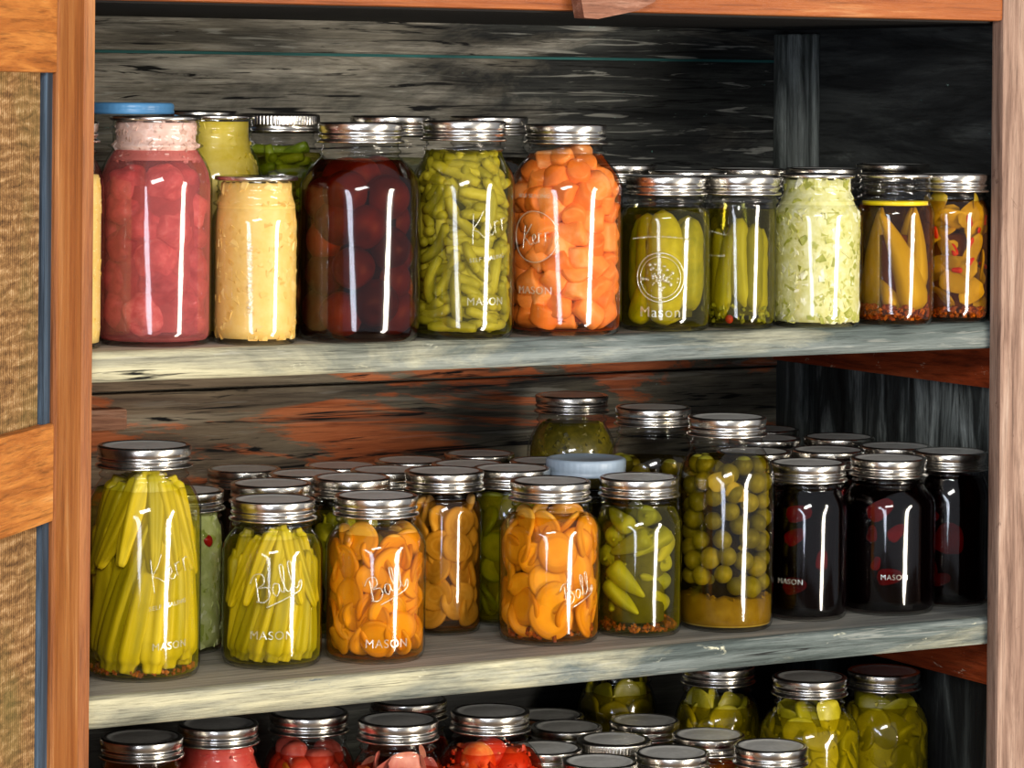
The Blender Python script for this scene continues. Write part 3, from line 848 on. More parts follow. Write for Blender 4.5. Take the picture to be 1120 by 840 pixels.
F_tomc = food('tomato_chunk_flesh', 'a83628', 'd06450', 'e2a070', 60)
F_yelpick = food('yellow_pickle_flesh', '857c0a', 'aa9c14', 'cabc38', 60)
F_red = food('red_pepper_bit', 'a01408', 'c8200e', None, 60)
F_garlic = food('garlic_flesh', 'c4b060', 'd8c880', 'e4dca8', 60)

B_okra = brine_mat('brine_green_yellow', (.94, .90, .55), '8a8212', .05)
B_bean = brine_mat('brine_bean', (.85, .82, .50), '5f5c14', .07)
B_carrot = brine_mat('brine_orange', (.98, .84, .66), '9a4414', .04)
B_pick = brine_mat('brine_pickle', (.84, .81, .38), '6a6410', .07)
B_amber = brine_mat('brine_amber', (.92, .76, .32), '6a3806', .07)
B_dark = brine_mat('syrup_dark_brown', (.56, .28, .15), '2a0c06', .08)
B_pink = brine_mat('brine_pink', (.90, .62, .60), 'c86a68', .28)
B_squash = brine_mat('brine_golden', (.95, .80, .38), '9a6212', .07)
B_olive = brine_mat('brine_olive', (.70, .62, .26), '332a08', .05)
B_beet = brine_mat('brine_beet', (.34, .06, .07), '0a0203', .10)
B_tom = brine_mat('brine_tomato', (.94, .58, .44), '8a2410', .07)
B_yel = brine_mat('brine_yellow_green', (.84, .78, .26), '8a7e0a', .16)
B_clear = brine_mat('brine_clear', (.80, .82, .62), '6a6c3a', .08)
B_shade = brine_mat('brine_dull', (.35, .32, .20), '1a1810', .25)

# ------------------------------------------------------------------ TOP SHELF, front row left to right
HH, QH = .2285, .170
T = S1 + .0002
a1 = jar('a1', 'jar of pale yellow preserves half hidden behind the open door, leftmost on the top shelf', -.013, .062, T, .0505, .225, 'H')
chopped(a1, 'yellow_preserve', island_mat('pale_yellow_preserve', [(.1, 'c89a3a'), (.5, 'e2bd62'), (.9, 'efd898')]), 'pale yellow preserves filling the jar half hidden behind the door', 'preserves', 160, .010, .172, 31)

a2 = jar('a2', 'tall jar of pink pickled chunks with speckled froth in its neck, beside the open door', .1022, .0752, T, .0575, .2303, 'H', 'spot', 1.1)
brine(a2, 'cloudy pink liquid in the tall jar beside the door', B_pink, .196, .72)
lm = [lumpy_mesh(.0215, F_pink, s, 'pink_chunk') for s in range(5)]
pack_blobs(a2, 'pink_chunk', lm, .0215, (26, 10), (.004, .176), 'pink pickled chunk in the tall jar beside the door', 'pickle', 'pink chunks in the jar by the door', insets=(0, .022), tight=1.35, seed=4, arc=150)
chopped(a2, 'pink_foam', island_mat('pale_pink_foam', [(.1, '8a6656'), (.3, 'c09a88'), (.6, 'dfb8aa'), (.85, 'f0dcd4')]), 'pale pink froth on top of the pink pickles', 'froth', 420, .0065, .224, 5, True, .186)

a3 = jar('a3', 'small jar of creamy yellow relish between the pink jar and the dark brown jar', .2011, .0461, T, .0446, QH, 'W', 'flat')
chopped(a3, 'yellow_relish', island_mat('creamy_yellow_relish', [(.08, 'a89a3a'), (.2, 'd0a04a'), (.5, 'dfb45c'), (.8, 'e6c478'), (.95, 'f0dca8')]), 'creamy yellow relish filling the small jar by the pink one', 'relish', 460, .0105, .163, 6, True, .006, 180, .16)
emboss(a3, [(-8, .075, dots2d([(random.Random(3).gauss(0, .005) + .002*math.sin(i), -.045 + .0011*i + random.Random(i).gauss(0, .003), random.Random(i+9).uniform(.7, 1.5)) for i in range(70)], .0013))])

a4 = jar('a4', 'tall jar of dark brown whole fruit in syrup on the top shelf', .3167, .0402, T, .0629, .225, 'H')
brine(a4, 'dark red-brown syrup in the tall fruit jar', B_dark, .186, .6)
pm = [ball_mesh(.0235, F_plum, s, 'dark_fruit', .05, 40, .3, 1.05) for s in range(3)]
pack_blobs(a4, 'dark_fruit', pm, .0235, (22, 6), (.004, .18), 'whole dark brown fruit in the tall syrup jar', 'fruit', 'brown fruit in the syrup jar', insets=(.001, .026), tight=1.75, seed=9, arc=140)

a5 = jar('a5', 'tall jar packed with cut green beans on the top shelf', .4342, .0323, T, .0545, .2274, 'H')
brine(a5, 'pale yellow-green liquid in the green bean jar', B_bean, .196, .6)
bm_ = [bean_mesh(.052, .0062, F_bean, s) for s in range(4)] + [bean_mesh(.038, .0060, F_bean, s + 9) for s in range(2)]
tb = lambda g: g.choice([g.gauss(90, 16), g.gauss(90, 20), g.gauss(65, 18), g.gauss(110, 15), g.gauss(-45, 20), g.gauss(0, 22)])
pack_rods(a5, 'green_bean', bm_, .025, .0062, (112, 60), (.004, .199), tb, 'cut green bean packed in the tall jar on the top shelf', 'bean', 'green beans in the top shelf jar', arc=125, insets=(0, .010), tight=.95, seed=5)
emboss(a5, [(29, .118, script2d(KERR, .052)), (29, .085, text2d('SELF SEALING', .0062, slant=.12)), (27, .040, text2d('MASON', .0115))])

a6 = jar('a6', 'tall jar packed with orange carrot chunks on the top shelf', .5635, .0399, T, .0615, .2239, 'H')
brine(a6, 'clear orange liquid in the carrot jar', B_carrot, .192, .62)
cm = [chunk_mesh(.029, .0155, F_carrot, s) for s in range(3)] + [chunk_mesh(.023, .0145, F_carrot, s + 5) for s in range(3)] + [chunk_mesh(.036, .0135, F_carrot, 11)]
pack_blobs(a6, 'carrot_chunk', cm, .0155, (80, 32), (.004, .194), 'orange carrot chunk packed in the tall jar on the top shelf', 'carrot', 'carrot chunks in the tall jar', arc=140, insets=(0, .02), tight=1.5, seed=3)
emboss(a6, [(-34, .148, text2d('SELF SEALING', .006)), (-32, .105, ring2d(.027, .027, .0008)), (-32, .105, script2d(KERR, .04, 10)), (-32, .048, text2d('MASON', .0115))])

a7 = jar('a7', 'jar of whole green pickles embossed with a round emblem, right of the carrots', .6956, .0473, T, .050, .1681, 'W')
brine(a7, 'olive green brine in the jar with the round emblem', B_pick, .132, .6)
ck = [cuke_mesh(.108, .0185, F_pickle, s) for s in range(3)]
rods(a7, 'pickled_cucumber', ck, .054, .0185, [(2, .066, -.001, 0, 10, 1.17), (-68, .083, 0, -2, 60, .82), (62, .072, 0, 3, 120, .95), (130, .07, 0, 0, 80), (-130, .07, 0, 0, 200)], 'whole pickled cucumber in the jar with the round emblem', 'pickle', 'whole pickles in the emblem jar')
rods(a7, 'pickled_cucumber', [cuke_mesh(.05, .0135, F_pickle, 8)], .025, .0135, [(-50, .028, 0, 25, 0), (40, .02, .012, 70, 0)], 'whole pickled cucumber in the jar with the round emblem', 'pickle', 'whole pickles in the emblem jar')
g = random.Random(2)
blob = [(g.gauss(.001, .0075), g.gauss(-.001, .0065), g.uniform(.9, 1.9)) for i in range(60)]
emboss(a7, [(-6, .059, ring2d(.0265, .0265, .0009)), (-6, .059, ring2d(.0225, .0225, .0005)), (-6, .059, dots2d(blob, .0013)),
            (-6, .100, dots2d([(-.033 + .0022*i, .003*math.cos(i*.1 - 1.5), g.uniform(.6, 1.4)) for i in range(31)], .0012)), (-6, .021, text2d('Mason', .016))])

a8 = jar('a8', 'slim jar of pickle spears in brine with one red berry at its bottom', .7902, .0424, T, .0402, .1678, 'W')
brine(a8, 'olive brine in the slim jar of pickle spears', B_pick, .130, .55)
sp = [spear_mesh(.098, .0125, F_spear, s) for s in range(3)]
rods(a8, 'pickle_spear', sp, .049, .0125, [(8, .072, .004, -3, 0), (-35, .060, .002, 4, 20), (45, .066, 0, -5, 0), (88, .06, 0, 0, 0), (-85, .06, 0, 0, 0), (150, .06, 0, 0, 0), (-150, .06, 0, 0, 0), (0, .06, .03, 0, 0)], 'green pickle spear in the slim jar with the red berry', 'pickle', 'pickle spears in the slim jar')
put_rod(a8, 'red_berry', ball_mesh(.0045, F_red, 1, 'red_berry', .05, 90), .003, .0045, R_(-20), .010, .0, 0, 0, 'small red berry at the bottom of the slim pickle jar', 'berry', 'berry in the slim jar')
F_bits = island_mat('green_bits', [(.1, '5c5c14'), (.5, '8f8f30'), (.9, 'b0ae68')])
chopped(a8, 'pickling_bits', F_bits, 'small green spice bits at the bottom of the slim pickle jar', 'spice', 60, .006, .024, 8, False)
emboss(a8, [(-40, .105, dots2d([(-.014 + .002*i, .002*math.cos(i*.2), g.uniform(.5, 1.3)) for i in range(14)], .0012)), (-40, .08, dots2d([(-.012 + .0025*i, 0, g.uniform(.5, 1.2)) for i in range(10)], .0012))])

a9 = jar('a9', 'jar filled with pale green chopped relish on the top shelf', .8842, .0288, T, .0515, .1698, 'W', 'flat')
chopped(a9, 'chopped_relish', island_mat('pale_green_relish', [(.12, '6a7418'), (.32, '989a3a'), (.5, 'bcb866'), (.68, 'd2d09c'), (.85, 'eae8d2')]), 'pale green chopped relish filling its jar on the top shelf', 'relish', 820, .0125, .163, 10, True, .006, 180, .24)

a10 = jar('a10', 'jar of long yellow peppers in amber brine with an oily yellow layer on top', .9888, .0243, T, .0445, .1695, 'W', 'flat')
brine(a10, 'amber brine around the long yellow peppers', B_amber, .134, .38)
pp = [pepper_mesh(.118, .0175, F_pepper, s) for s in range(3)]
rods(a10, 'long_pepper', [pp[0], pp[1], pp[2]], .059, .0175, [(4, .068, -.001, 166, 0, 1.0), (70, .085, .001, 182, 40, .8), (-62, .045, 0, 150, 90, .6), (125, .07, 0, 180, 0), (-125, .07, 0, 180, 90)], 'long yellow pepper in the jar of amber brine', 'pepper', 'long peppers in amber brine')
F_sed = island_mat('orange_spice', [(.1, '4a1406'), (.5, '86360e'), (.9, 'b8661c')])
chopped(a10, 'red_spice', F_sed, 'orange-red spice settled under the long yellow peppers', 'spice', 330, .0055, .021, 12, False)
m = MB(); m.lathe([(0, .134), (.0372, .134), (.0372, .1385), (0, .1385)], 40)
o = link('oil_layer', m.mesh('oil_layer', food('yellow_oil', 'd8b808', 'e8cc10', None, 30))); o.location = a10.base
tag(o, 'bright yellow oil floating on the amber brine', 'oil', None, 'stuff')

a11 = jar('a11', 'jar of yellow pepper chunks with red flakes, last on the right of the top shelf', 1.0785, .036, T, .0435, .169, 'W', 'silver', .97)
brine(a11, 'amber brine around the yellow pepper chunks with red flakes', B_amber, .138, .6)
wm = [wedge_mesh(.040, .0125, F_chunk, s) for s in range(4)]
pack_blobs(a11, 'pepper_chunk', wm, .015, (34, 10), (.012, .142), 'yellow pepper chunk in the rightmost jar of the top shelf', 'pepper', 'pepper chunks in the rightmost top jar', arc=130, insets=(0, .014), tight=1.3, seed=8, flat=True, jitter=28)
chopped(a11, 'red_spice', F_sed, 'red spice settled in the rightmost jar of the top shelf', 'spice', 260, .0055, .016, 13, False)
rw = wedge_mesh(.014, .0035, F_red, 3, 'red_flake')
pack_blobs(a11, 'red_flake', [rw], .006, (12,), (.02, .13), 'red chilli flake among the yellow pepper chunks', 'pepper flake', 'red flakes in the rightmost top jar', arc=90, insets=(-.001,), tight=3, seed=21, flat=True)

# top shelf, rows behind
b0 = jar('b0', 'tall jar with a blue plastic cap behind the pink pickle jar', .153, .26, T, .050, .242, 'H', 'blue')
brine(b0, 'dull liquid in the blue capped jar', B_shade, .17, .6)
b1 = jar('b1', 'tall mustard yellow relish jar behind the pink jar and the small cream jar', .212, .175, T, .052, .231, 'H', 'flat')
chopped(b1, 'mustard_relish', island_mat('mustard_relish', [(.1, 'a89414'), (.5, 'd4ba34'), (.9, 'e8d470')]), 'mustard yellow relish in the tall second row jar', 'relish', 380, .008, .224, 14)
b3 = jar('b3', 'tall jar of green asparagus with a ribbed silver lid behind the small cream jar', .315, .235, T, .060, .2325, 'H', 'knurl')
brine(b3, 'green liquid in the asparagus jar', B_pick, .190, .6)
am = [bean_mesh(.085, .0065, food('asparagus_flesh', '5a7010', '7f8f1c', 'a0a83a', 60), s + 20) for s in range(3)]
pack_rods(b3, 'asparagus_spear', am, .042, .0065, (30, 10), (.06, .204), lambda g: g.choice([g.gauss(75, 12), g.gauss(60, 15), g.gauss(-20, 15)]), 'green asparagus spear in the jar with the ribbed lid', 'asparagus', 'asparagus behind the cream jar', insets=(0, .013), tight=.95, seed=6)
b2 = jar('b2', 'tall jar at the back between the mustard relish and the ribbed lid jar', .270, .345, T, .054, .2345, 'H')
brine(b2, 'dull green liquid in the tall jar left of the ribbed lid', B_pick, .17, .6)
chopped(b2, 'green_pickle_bits', F_bits, 'green pickle bits in the back jar left of the ribbed lid', 'pickle', 140, .012, .186, 30, True, .10)
b4 = jar('b4', 'tall jar behind the gap between dark fruit and green beans', .424, .18, T, .053, .231, 'H')
brine(b4, 'pale liquid in the jar behind the gap between fruit and beans', B_clear, .185, .6)
b5 = jar('b5', 'tall jar behind the gap between green beans and carrots', .552, .19, T, .053, .231, 'H')
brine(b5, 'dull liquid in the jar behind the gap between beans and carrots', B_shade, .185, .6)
for k, lab, x, y, z in (('q1', 'jar in the second row just right of the carrot jar', .746, .228, .1765), ('q2', 'jar in the second row behind the emblem pickle jar', .782, .138, .171),
                        ('q3', 'jar in the second row behind the slim pickle spear jar', .884, .168, .1728), ('q4', 'jar in the second row behind the pale green relish', .980, .152, .1732),
                        ('q5', 'jar in the second row behind the amber pepper jar', 1.118, .205, .1765)):
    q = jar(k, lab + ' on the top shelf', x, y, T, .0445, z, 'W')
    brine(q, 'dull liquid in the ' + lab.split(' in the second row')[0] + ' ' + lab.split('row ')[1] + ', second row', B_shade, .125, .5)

# ------------------------------------------------------------------ MIDDLE SHELF
T = S2 + .0002
c1 = jar('c1', 'tall jar of long yellow-green okra pods at the left end of the middle shelf', .1042, .1028, T, .0589, .2341, 'H', 'silver', 1.09)
brine(c1, 'clear yellow brine in the tall okra jar', B_okra, .190, .6)
ok = [okra_mesh(.150, .0150, F_okra, s) for s in range(4)]
LAB = 'okra pod standing in the tall jar at the left end'
rods(c1, 'okra_pod', ok, .075, .0150, [(-80, .085, 0, 192, 0, .95), (-54, .078, 0, 197, 30, .9), (-27, .084, 0, 196, 10, 1.05), (-2, .080, 0, 191, 50), (22, .082, 0, 187, 20), (45, .086, 0, 183, 60), (68, .088, 0, 180, 0, .95), (92, .085, 0, 180, 0),
    (-105, .085, 0, 0, 0), (112, .085, 0, 0, 0), (-135, .085, 0, 0, 0), (140, .085, 0, 0, 0), (170, .085, 0, 0, 0)], LAB, 'okra', 'okra in the tall left jar')
ok3 = [okra_mesh(.105, .0130, F_okra, s + 5) for s in range(3)]
rods(c1, 'okra_pod', ok3, .0525, .013, [(-70, .150, 0, 14, 0, .95, 16), (-40, .158, 0, 22, 40, 1, 15), (-14, .163, 0, 12, 0, .95, 15), (13, .160, 0, 2, 70, 1, 15), (38, .157, 0, -5, 0, .95, 15), (66, .152, 0, -8, 0, .9, 16), (100, .15, 0, 0, 0, 1, 15), (-100, .15, 0, 0, 0, 1, 15), (140, .15, 0, 0, 0, 1, 15), (-140, .15, 0, 0, 0, 1, 15),
    (0, .10, .030, 5, 0), (-50, .10, .030, 5, 0), (50, .10, .030, 5, 0), (0, .165, .02, 0, 0, .8), (-90, .168, .022, 0, 0, .8), (90, .166, .022, 0, 0, .8)], LAB, 'okra', 'okra in the tall left jar')
chopped(c1, 'red_spice', F_sed, 'orange spice at the bottom of the tall okra jar', 'spice', 90, .005, .009, 16, False)
emboss(c1, [(26, .113, script2d(KERR, .055, 24)), (26, .078, text2d('SELF SEALING', .0062, slant=.16)), (28, .037, text2d('MASON', .0105, slant=.05))])

c3 = jar('c3', 'shorter okra jar with raised script lettering, right of the tall okra jar', .2503, .1037, T, .0523, .1711)
brine(c3, 'clear yellow brine in the shorter okra jar', B_okra, .132, .6)
ok2 = [okra_mesh(.112, .0118, F_okra, s + 30) for s in range(3)]
rods(c3, 'okra_pod', ok2, .056, .0118, [(-75, .06, 0, 192, 0), (-51, .055, 0, 198, 30), (-27, .052, 0, 196, 0), (-4, .054, 0, 195, 20), (18, .056, 0, 189, 0), (40, .054, 0, 192, 40), (62, .056, 0, 194, 0), (82, .06, 0, 186, 0), (102, .06, 0, 0, 0), (-100, .06, 0, 0, 0), (135, .06, 0, 0, 0), (-135, .06, 0, 0, 0), (180, .06, 0, 0, 0),
   (-58, .098, 0, 16, 0, .72, 17), (-26, .104, 0, 16, 0, .75, 16), (4, .102, 0, 10, 0, .72, 16), (30, .105, 0, -8, 0, .75, 16), (60, .098, 0, -10, 0, .72, 17), (100, .10, 0, 0, 0, .72, 16), (-100, .10, 0, 0, 0, .72, 16), (0, .08, .025, 0, 0), (60, .08, .025, 0, 0), (-30, .108, .018, 8, 0, .6), (40, .108, .018, -8, 0, .6)], 'okra pod in the shorter jar with raised lettering', 'okra', 'okra in the shorter jar')
emboss(c3, [(5, .088, script2d(BALL, .058, 20, .0009)), (0, .036, text2d('MASON', .0125))])

c2 = jar('c2', 'relish jar with a red bit between the two okra jars, second row', .200, .222, T, .0455, QH, 'W')
chopped(c2, 'pale_relish', island_mat('pale_cabbage_relish', [(.1, '74841e'), (.4, '9eaa48'), (.65, 'c0c680'), (.85, 'd8dab0')]), 'pale green relish in the jar between the okra jars', 'relish', 420, .011, .150, 17)
a_ = er(c2, R_(40)); t_ = et(c2, R_(40))
piece(c2, 'red_pepper_piece', wedge_mesh(.012, .0055, F_red, 2, 'red_pepper_piece'), c2.base + a_ * (rin(c2, .12) - .0022) + Vector((0, 0, .120)), (t_ + Vector((0, 0, 1))).normalized(), a_.cross((t_ + Vector((0, 0, 1))).normalized()), a_, 1, 'red pepper piece in the relish between the okra jars', 'pepper', 'red piece in the relish jar', False)

c3b = jar('c3b', 'jar directly behind the shorter okra jar', .305, .224, T, .045, .172)
brine(c3b, 'dull liquid in the jar behind the shorter okra jar', B_pick, .130, .6)

c4 = jar('c4', 'jar of golden squash slices nearest the middle shelf edge, right of the shorter okra', .3613, .0844, T, .053, .1712)
brine(c4, 'golden liquid in the squash jar beside the okra', B_squash, .132, .62)
sq = [slice_mesh(r, .0055, F_squash, s) for s, r in enumerate((.0205, .019, .0165, .0195))]
pack_blobs(c4, 'squash_slice', sq, .018, (50, 20), (.002, .138), 'golden squash slice in the jar beside the shorter okra jar', 'squash', 'squash slices left jar', arc=130, insets=(0, .012), tight=1.05, seed=12, flat=True, jitter=20, face=.3)
emboss(c4, [(14, .083, script2d(BALL, .05, 24, .0008)), (14, .022, text2d('MASON', .0125))])

c5 = jar('c5', 'jar of pale seedy slices in golden liquid, set back between the two squash jars', .5075, .2038, T, .0425, .1774, 'W')
brine(c5, 'golden liquid in the jar of pale seedy slices', B_squash, .142, .6)
ts = [slice_mesh(r, .006, F_tomslice, s + 4, 'seedy_slice') for s, r in enumerate((.021, .0195, .018))]
pack_blobs(c5, 'seedy_slice', ts, .019, (26, 8), (.004, .146), 'pale seedy slice in the set back jar between squash jars', 'slice', 'seedy slices in the set back jar', arc=130, insets=(0, .012), tight=1.45, seed=14, flat=True, jitter=12, face=.12)

c6 = jar('c6', 'jar of green peppers behind the left squash jar', .402, .222, T, .0440, .1735, 'Q', 'silver', .97)
brine(c6, 'green brine in the jar behind the left squash jar', B_pick, .135, .6)
lp = [pepper_mesh(.075, .0105, F_long, s + 40) for s in range(3)]
pack_rods(c6, 'green_pepper', lp, .037, .0105, (16,), (.01, .14), lambda g: g.gauss(0, 20), 'green pepper in the jar behind the left squash jar', 'pepper', 'green peppers behind the left squash jar', seed=22, arc=150)

c7 = jar('c7', 'jar of large squash and cucumber slices near the centre of the middle shelf', .5833, .1002, T, .0554, .1736)
brine(c7, 'golden liquid in the central squash jar', B_squash, .136, .58)
sq2 = [slice_mesh(r, .006, F_squash, s + 20) for s, r in enumerate((.0225, .0205, .0185))]
pack_blobs(c7, 'squash_slice', sq2, .020, (42, 16), (.004, .142), 'golden squash slice in the central jar', 'squash', 'squash slices central jar', arc=130, insets=(0, .014), tight=1.1, seed=19, flat=True, jitter=18, face=.25)
chopped(c7, 'red_spice', F_sed, 'red spice at the bottom of the central squash jar', 'spice', 70, .006, .016, 18, False)
emboss(c7, [(34, .060, script2d(BALL, .045, 22, .0007))])

c8 = jar('c8', 'jar of green slices behind the central squash jar', .605, .224, T, .045, .1735)
brine(c8, 'green brine in the jar behind the central squash jar', B_yel, .142, .6)
gs = [slice_mesh(r, .006, F_green, s + 30, 'pickle_slice') for s, r in enumerate((.019, .0175))]
pack_blobs(c8, 'pickle_slice', gs, .018, (24,), (.004, .145), 'green pickle slice in the jar behind the central squash', 'pickle', 'green slices behind the central jar', arc=140, tight=1.3, seed=23, flat=True, face=.3)

c9 = jar('c9', 'jar of curved green peppers between the central squash jar and the olives', .6948, .0962, T, .0485, .1724)
brine(c9, 'olive green brine in the curved pepper jar', B_pick, .138, .6)
lp2 = [pepper_mesh(.052, .0118, F_long, s + 50, 'curved_pepper') for s in range(4)]
pack_rods(c9, 'curved_pepper', lp2, .025, .0118, (34, 10), (.012, .148), lambda g: g.choice([g.gauss(75, 14), g.gauss(55, 14), g.gauss(105, 12), g.gauss(-70, 14)]), 'curved green pepper in the jar left of the olives', 'pepper', 'curved peppers left of the olives', insets=(0, .02), tight=.86, seed=25, arc=125)
chopped(c9, 'red_spice', F_sed, 'red spice at the bottom of the curved pepper jar', 'spice', 170, .0055, .012, 19, False)

c10 = jar('c10', 'jar with a pale blue plastic cap behind the curved green peppers', .698, .216, T, .046, .180, 'W', 'ice')
brine(c10, 'dull liquid in the pale blue capped jar', B_shade, .14, .6)

c11 = jar('c11', 'tall jar of whole green olives with mustard coloured sediment on the middle shelf', .8045, .0861, T, .0535, .2356, 'H')
brine(c11, 'dark olive brine in the tall olive jar', B_olive, .190, .5)
om = [ball_mesh(r, F_olive, s, 'green_olive', .03, 50, .25, 1.06) for s, r in enumerate((.0112, .0102, .0118))]
pack_blobs(c11, 'green_olive', om, .0112, (84, 18), (.038, .190), 'whole green olive in the tall jar with mustard sediment', 'olive', 'olives in the tall jar', arc=135, insets=(0, .022), tight=1.98, seed=27, kmin=.8, tries=900)
sediment(c11, 'mustard_sediment', island_mat('mustard_sediment', [(.1, '6a5410'), (.5, '94761c'), (.9, 'b89a3a')]), 'mustard coloured sediment at the bottom of the olive jar', .036, 4)
chopped(c11, 'mustard_seed', island_mat('mustard_seed', [(.1, '6a4c0c'), (.5, '9a7c20'), (.9, 'c0a448')]), 'mustard seed layer over the olive jar sediment', 'spice', 260, .006, .038, 20, False)
faces(c11, 'garlic_slice', [wedge_mesh(.03, .0095, F_garlic, 5, 'garlic_slice')], [(-6, .168, 25, 1.05, 0), (14, .155, -35, .9, 0)], 'pale garlic slice among the olives in the tall jar', 'garlic', 'garlic among the olives')

c12 = jar('c12', 'tall jar of dark herbs at the back of the middle shelf', .788, .40, T, .0535, .234, 'H')
chopped(c12, 'dark_herbs', island_mat('dark_herbs', [(.1, '201c06'), (.5, '57500f'), (.8, '8a7a1c'), (.95, 'b0a030')]), 'dark herbs packed in the tall back jar', 'herbs', 620, .0085, .200, 26, True)
c13 = jar('c13', 'tall olive jar in the second row, left behind the front olive jar', .803, .240, T, .054, .233, 'H')
brine(c13, 'dark olive brine in the second row olive jar', B_olive, .172, .5)
pack_blobs(c13, 'green_olive', om, .0112, (34,), (.09, .178), 'whole green olive in the second row olive jar', 'olive', 'olives in the second row jar', arc=140, tight=2.0, seed=28, kmin=.9)

# closed jars behind, lids only in view
ordn = ['first', 'second', 'third', 'fourth', 'fifth', 'sixth', 'seventh', 'eighth']
for i, (k, x, y, h) in enumerate((('l1', .350, .390, .169), ('l2', .390, .312, .170), ('l3', .474, .392, .1665), ('l4', .488, .303, .170), ('l5', .568, .399, .1675), ('l6', .600, .317, .170), ('l7', .664, .405, .170), ('l8', .697, .306, .170))):
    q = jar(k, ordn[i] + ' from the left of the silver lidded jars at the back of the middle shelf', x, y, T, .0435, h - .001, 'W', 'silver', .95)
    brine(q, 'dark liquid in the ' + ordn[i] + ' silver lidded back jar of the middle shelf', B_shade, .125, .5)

# beets on the right of the middle shelf
for k, lab, x, y, R, h in (('d1', 'front beet jar right beside the olives', .9259, .1023, .047, .1768), ('d2', 'widest front beet jar, middle of three', 1.0375, .0985, .0545, .1771), ('d3', 'front beet jar half behind the right stile', 1.138, .112, .0455, .1787)):
    q = jar(k, lab + ', middle shelf', x, y, T, R, h)
    brine(q, 'near black beet juice in the ' + lab, B_beet, .146, .7)
    J = q
    wmb = [wedge_mesh(.034, .010, F_beet, s + 60, 'beet_slice') for s in range(3)]
    pl = {'d1': [(-14, .122, 10, .9, .002), (-20, .096, 30, .8, 0), (-18, .040, 12, .9, 0), (25, .07, 80, .7, .002)],
          'd2': [(-12, .122, 35, 1.0, 0), (12, .096, 40, .75, .001), (-22, .094, 80, .6, .001), (2, .045, 5, .9, 0), (-16, .06, 70, .5, .002)],
          'd3': [(-4, .080, 80, (1.1, 1.7, 1.0), 0), (-32, .104, 20, .6, 0), (-34, .045, 85, .8, 0), (-16, .032, 15, .7, 0)]}[k]
    faces(J, 'beet_slice', wmb, pl, 'dark red beet slice in the ' + lab, 'beet', 'beet slices in jar ' + {'d1': 'beside olives', 'd2': 'in the middle', 'd3': 'by the stile'}[k])
    if k != 'd3': emboss(J, [(-24 if k == 'd1' else 8, .045, text2d('MASON', .0085))])
for k, lab, x, y, h in (('e3', 'silver lidded jar behind the first two front beet jars', 1.032, .213, .1755), ('e2', 'silver lidded beet jar behind the gap left of the right stile', 1.131, .213, .1755),
                        ('e1', 'rearmost silver lidded beet jar close to the right side wall', 1.128, .325, .176), ('e5', 'silver lidded jar behind the tall olive jar, middle one of three', 1.035, .351, .176),
                        ('e4', 'silver lidded jar furthest back behind the tall olive jar', 1.096, .442, .176), ('e6', 'silver lidded jar just behind the tall olive jar and first beet jar', .941, .236, .1755)):
    q = jar(k, lab, x, y, T, .0455, h, 'W')
    brine(q, 'near black juice in the ' + lab.replace('silver lidded ', ''), B_beet, .138, .6)

# ------------------------------------------------------------------ BOTTOM SHELF
T = S3 + .0002
dt = 0
f0 = jar('f0', 'jar of amber contents in the bottom left corner beside the door', .085, .345, T, .055, .232, 'H')
brine(f0, 'amber liquid in the bottom left corner jar', B_amber, .19, .6)
f1 = jar('f1', 'tall jar of dark amber liquid, leftmost in front on the bottom shelf', .159, .231, T, .056, .231, 'H')
brine(f1, 'dark amber liquid in the leftmost bottom shelf jar', B_amber, .205, .6)
f2 = jar('f2', 'tall jar of crushed red tomatoes, second on the bottom shelf', .262, .262, T, .051, .231, 'H')
chopped(f2, 'crushed_tomato', island_mat('crushed_tomato', [(.1, '8a1c14'), (.5, 'c03a30'), (.85, 'd05a48'), (.97, 'd88a3a')]), 'crushed red tomatoes in the second bottom shelf jar', 'tomato', 520, .012, .214, 32)
f3 = jar('f3', 'tall jar of mixed tomato chunks with yellow bits, third on the bottom shelf', .378, .275, T, .053, .231, 'H')
brine(f3, 'red liquid in the mixed tomato jar', B_tom, .188, .6)
tm = [lumpy_mesh(.0165, F_tomc, s + 70, 'tomato_chunk', .25, 55) for s in range(4)]
pack_blobs(f3, 'tomato_chunk', tm, .0165, (26,), (.09, .198), 'red tomato chunk in the third bottom shelf jar', 'tomato', 'tomato chunks third jar', arc=110, tight=1.4, seed=33)
pack_blobs(f3, 'yellow_pepper_bit', [wedge_mesh(.02, .006, F_pepper, 77, 'yellow_pepper_bit')], .008, (6,), (.13, .196), 'yellow pepper bit among the mixed tomato chunks', 'pepper', 'yellow bits in the mixed tomato jar', arc=60, insets=(-.002,), tight=2.4, seed=34, flat=True)
f4 = jar('f4', 'tall jar of pink and yellow vegetable pieces, fourth on the bottom shelf', .446, .192, T, .0525, .231, 'H')
brine(f4, 'pinkish liquid in the fourth bottom shelf jar', B_tom, .180, .6)
F_mix = food('pink_yellow_flesh', 'b0564a', 'd08a6a', 'c8a838', 40)
mm = [wedge_mesh(.036, .013, F_mix, s + 80, 'vegetable_piece') for s in range(4)]
pack_blobs(f4, 'vegetable_piece', mm, .0165, (34,), (.09, .196), 'pink and yellow vegetable piece in the fourth bottom shelf jar', 'vegetable', 'vegetables fourth jar', arc=115, tight=1.2, seed=35, flat=True, face=.3)
f5 = jar('f5', 'jar behind the gap between fourth and fifth front jars of the bottom shelf', .512, .292, T, .050, .2315, 'H')
brine(f5, 'reddish liquid in the jar behind the fourth and fifth bottom jars', B_tom, .185, .6)
f6 = jar('f6', 'tall jar of whole orange-red tomatoes, rightmost of the red front jars', .561, .190, T, .0615, .231, 'H')
brine(f6, 'orange-red juice in the whole tomato jar', B_tom, .186, .7)
wt = [ball_mesh(.024, F_tom, s + 90, 'whole_tomato', .06, 30, .3, .95) for s in range(3)]
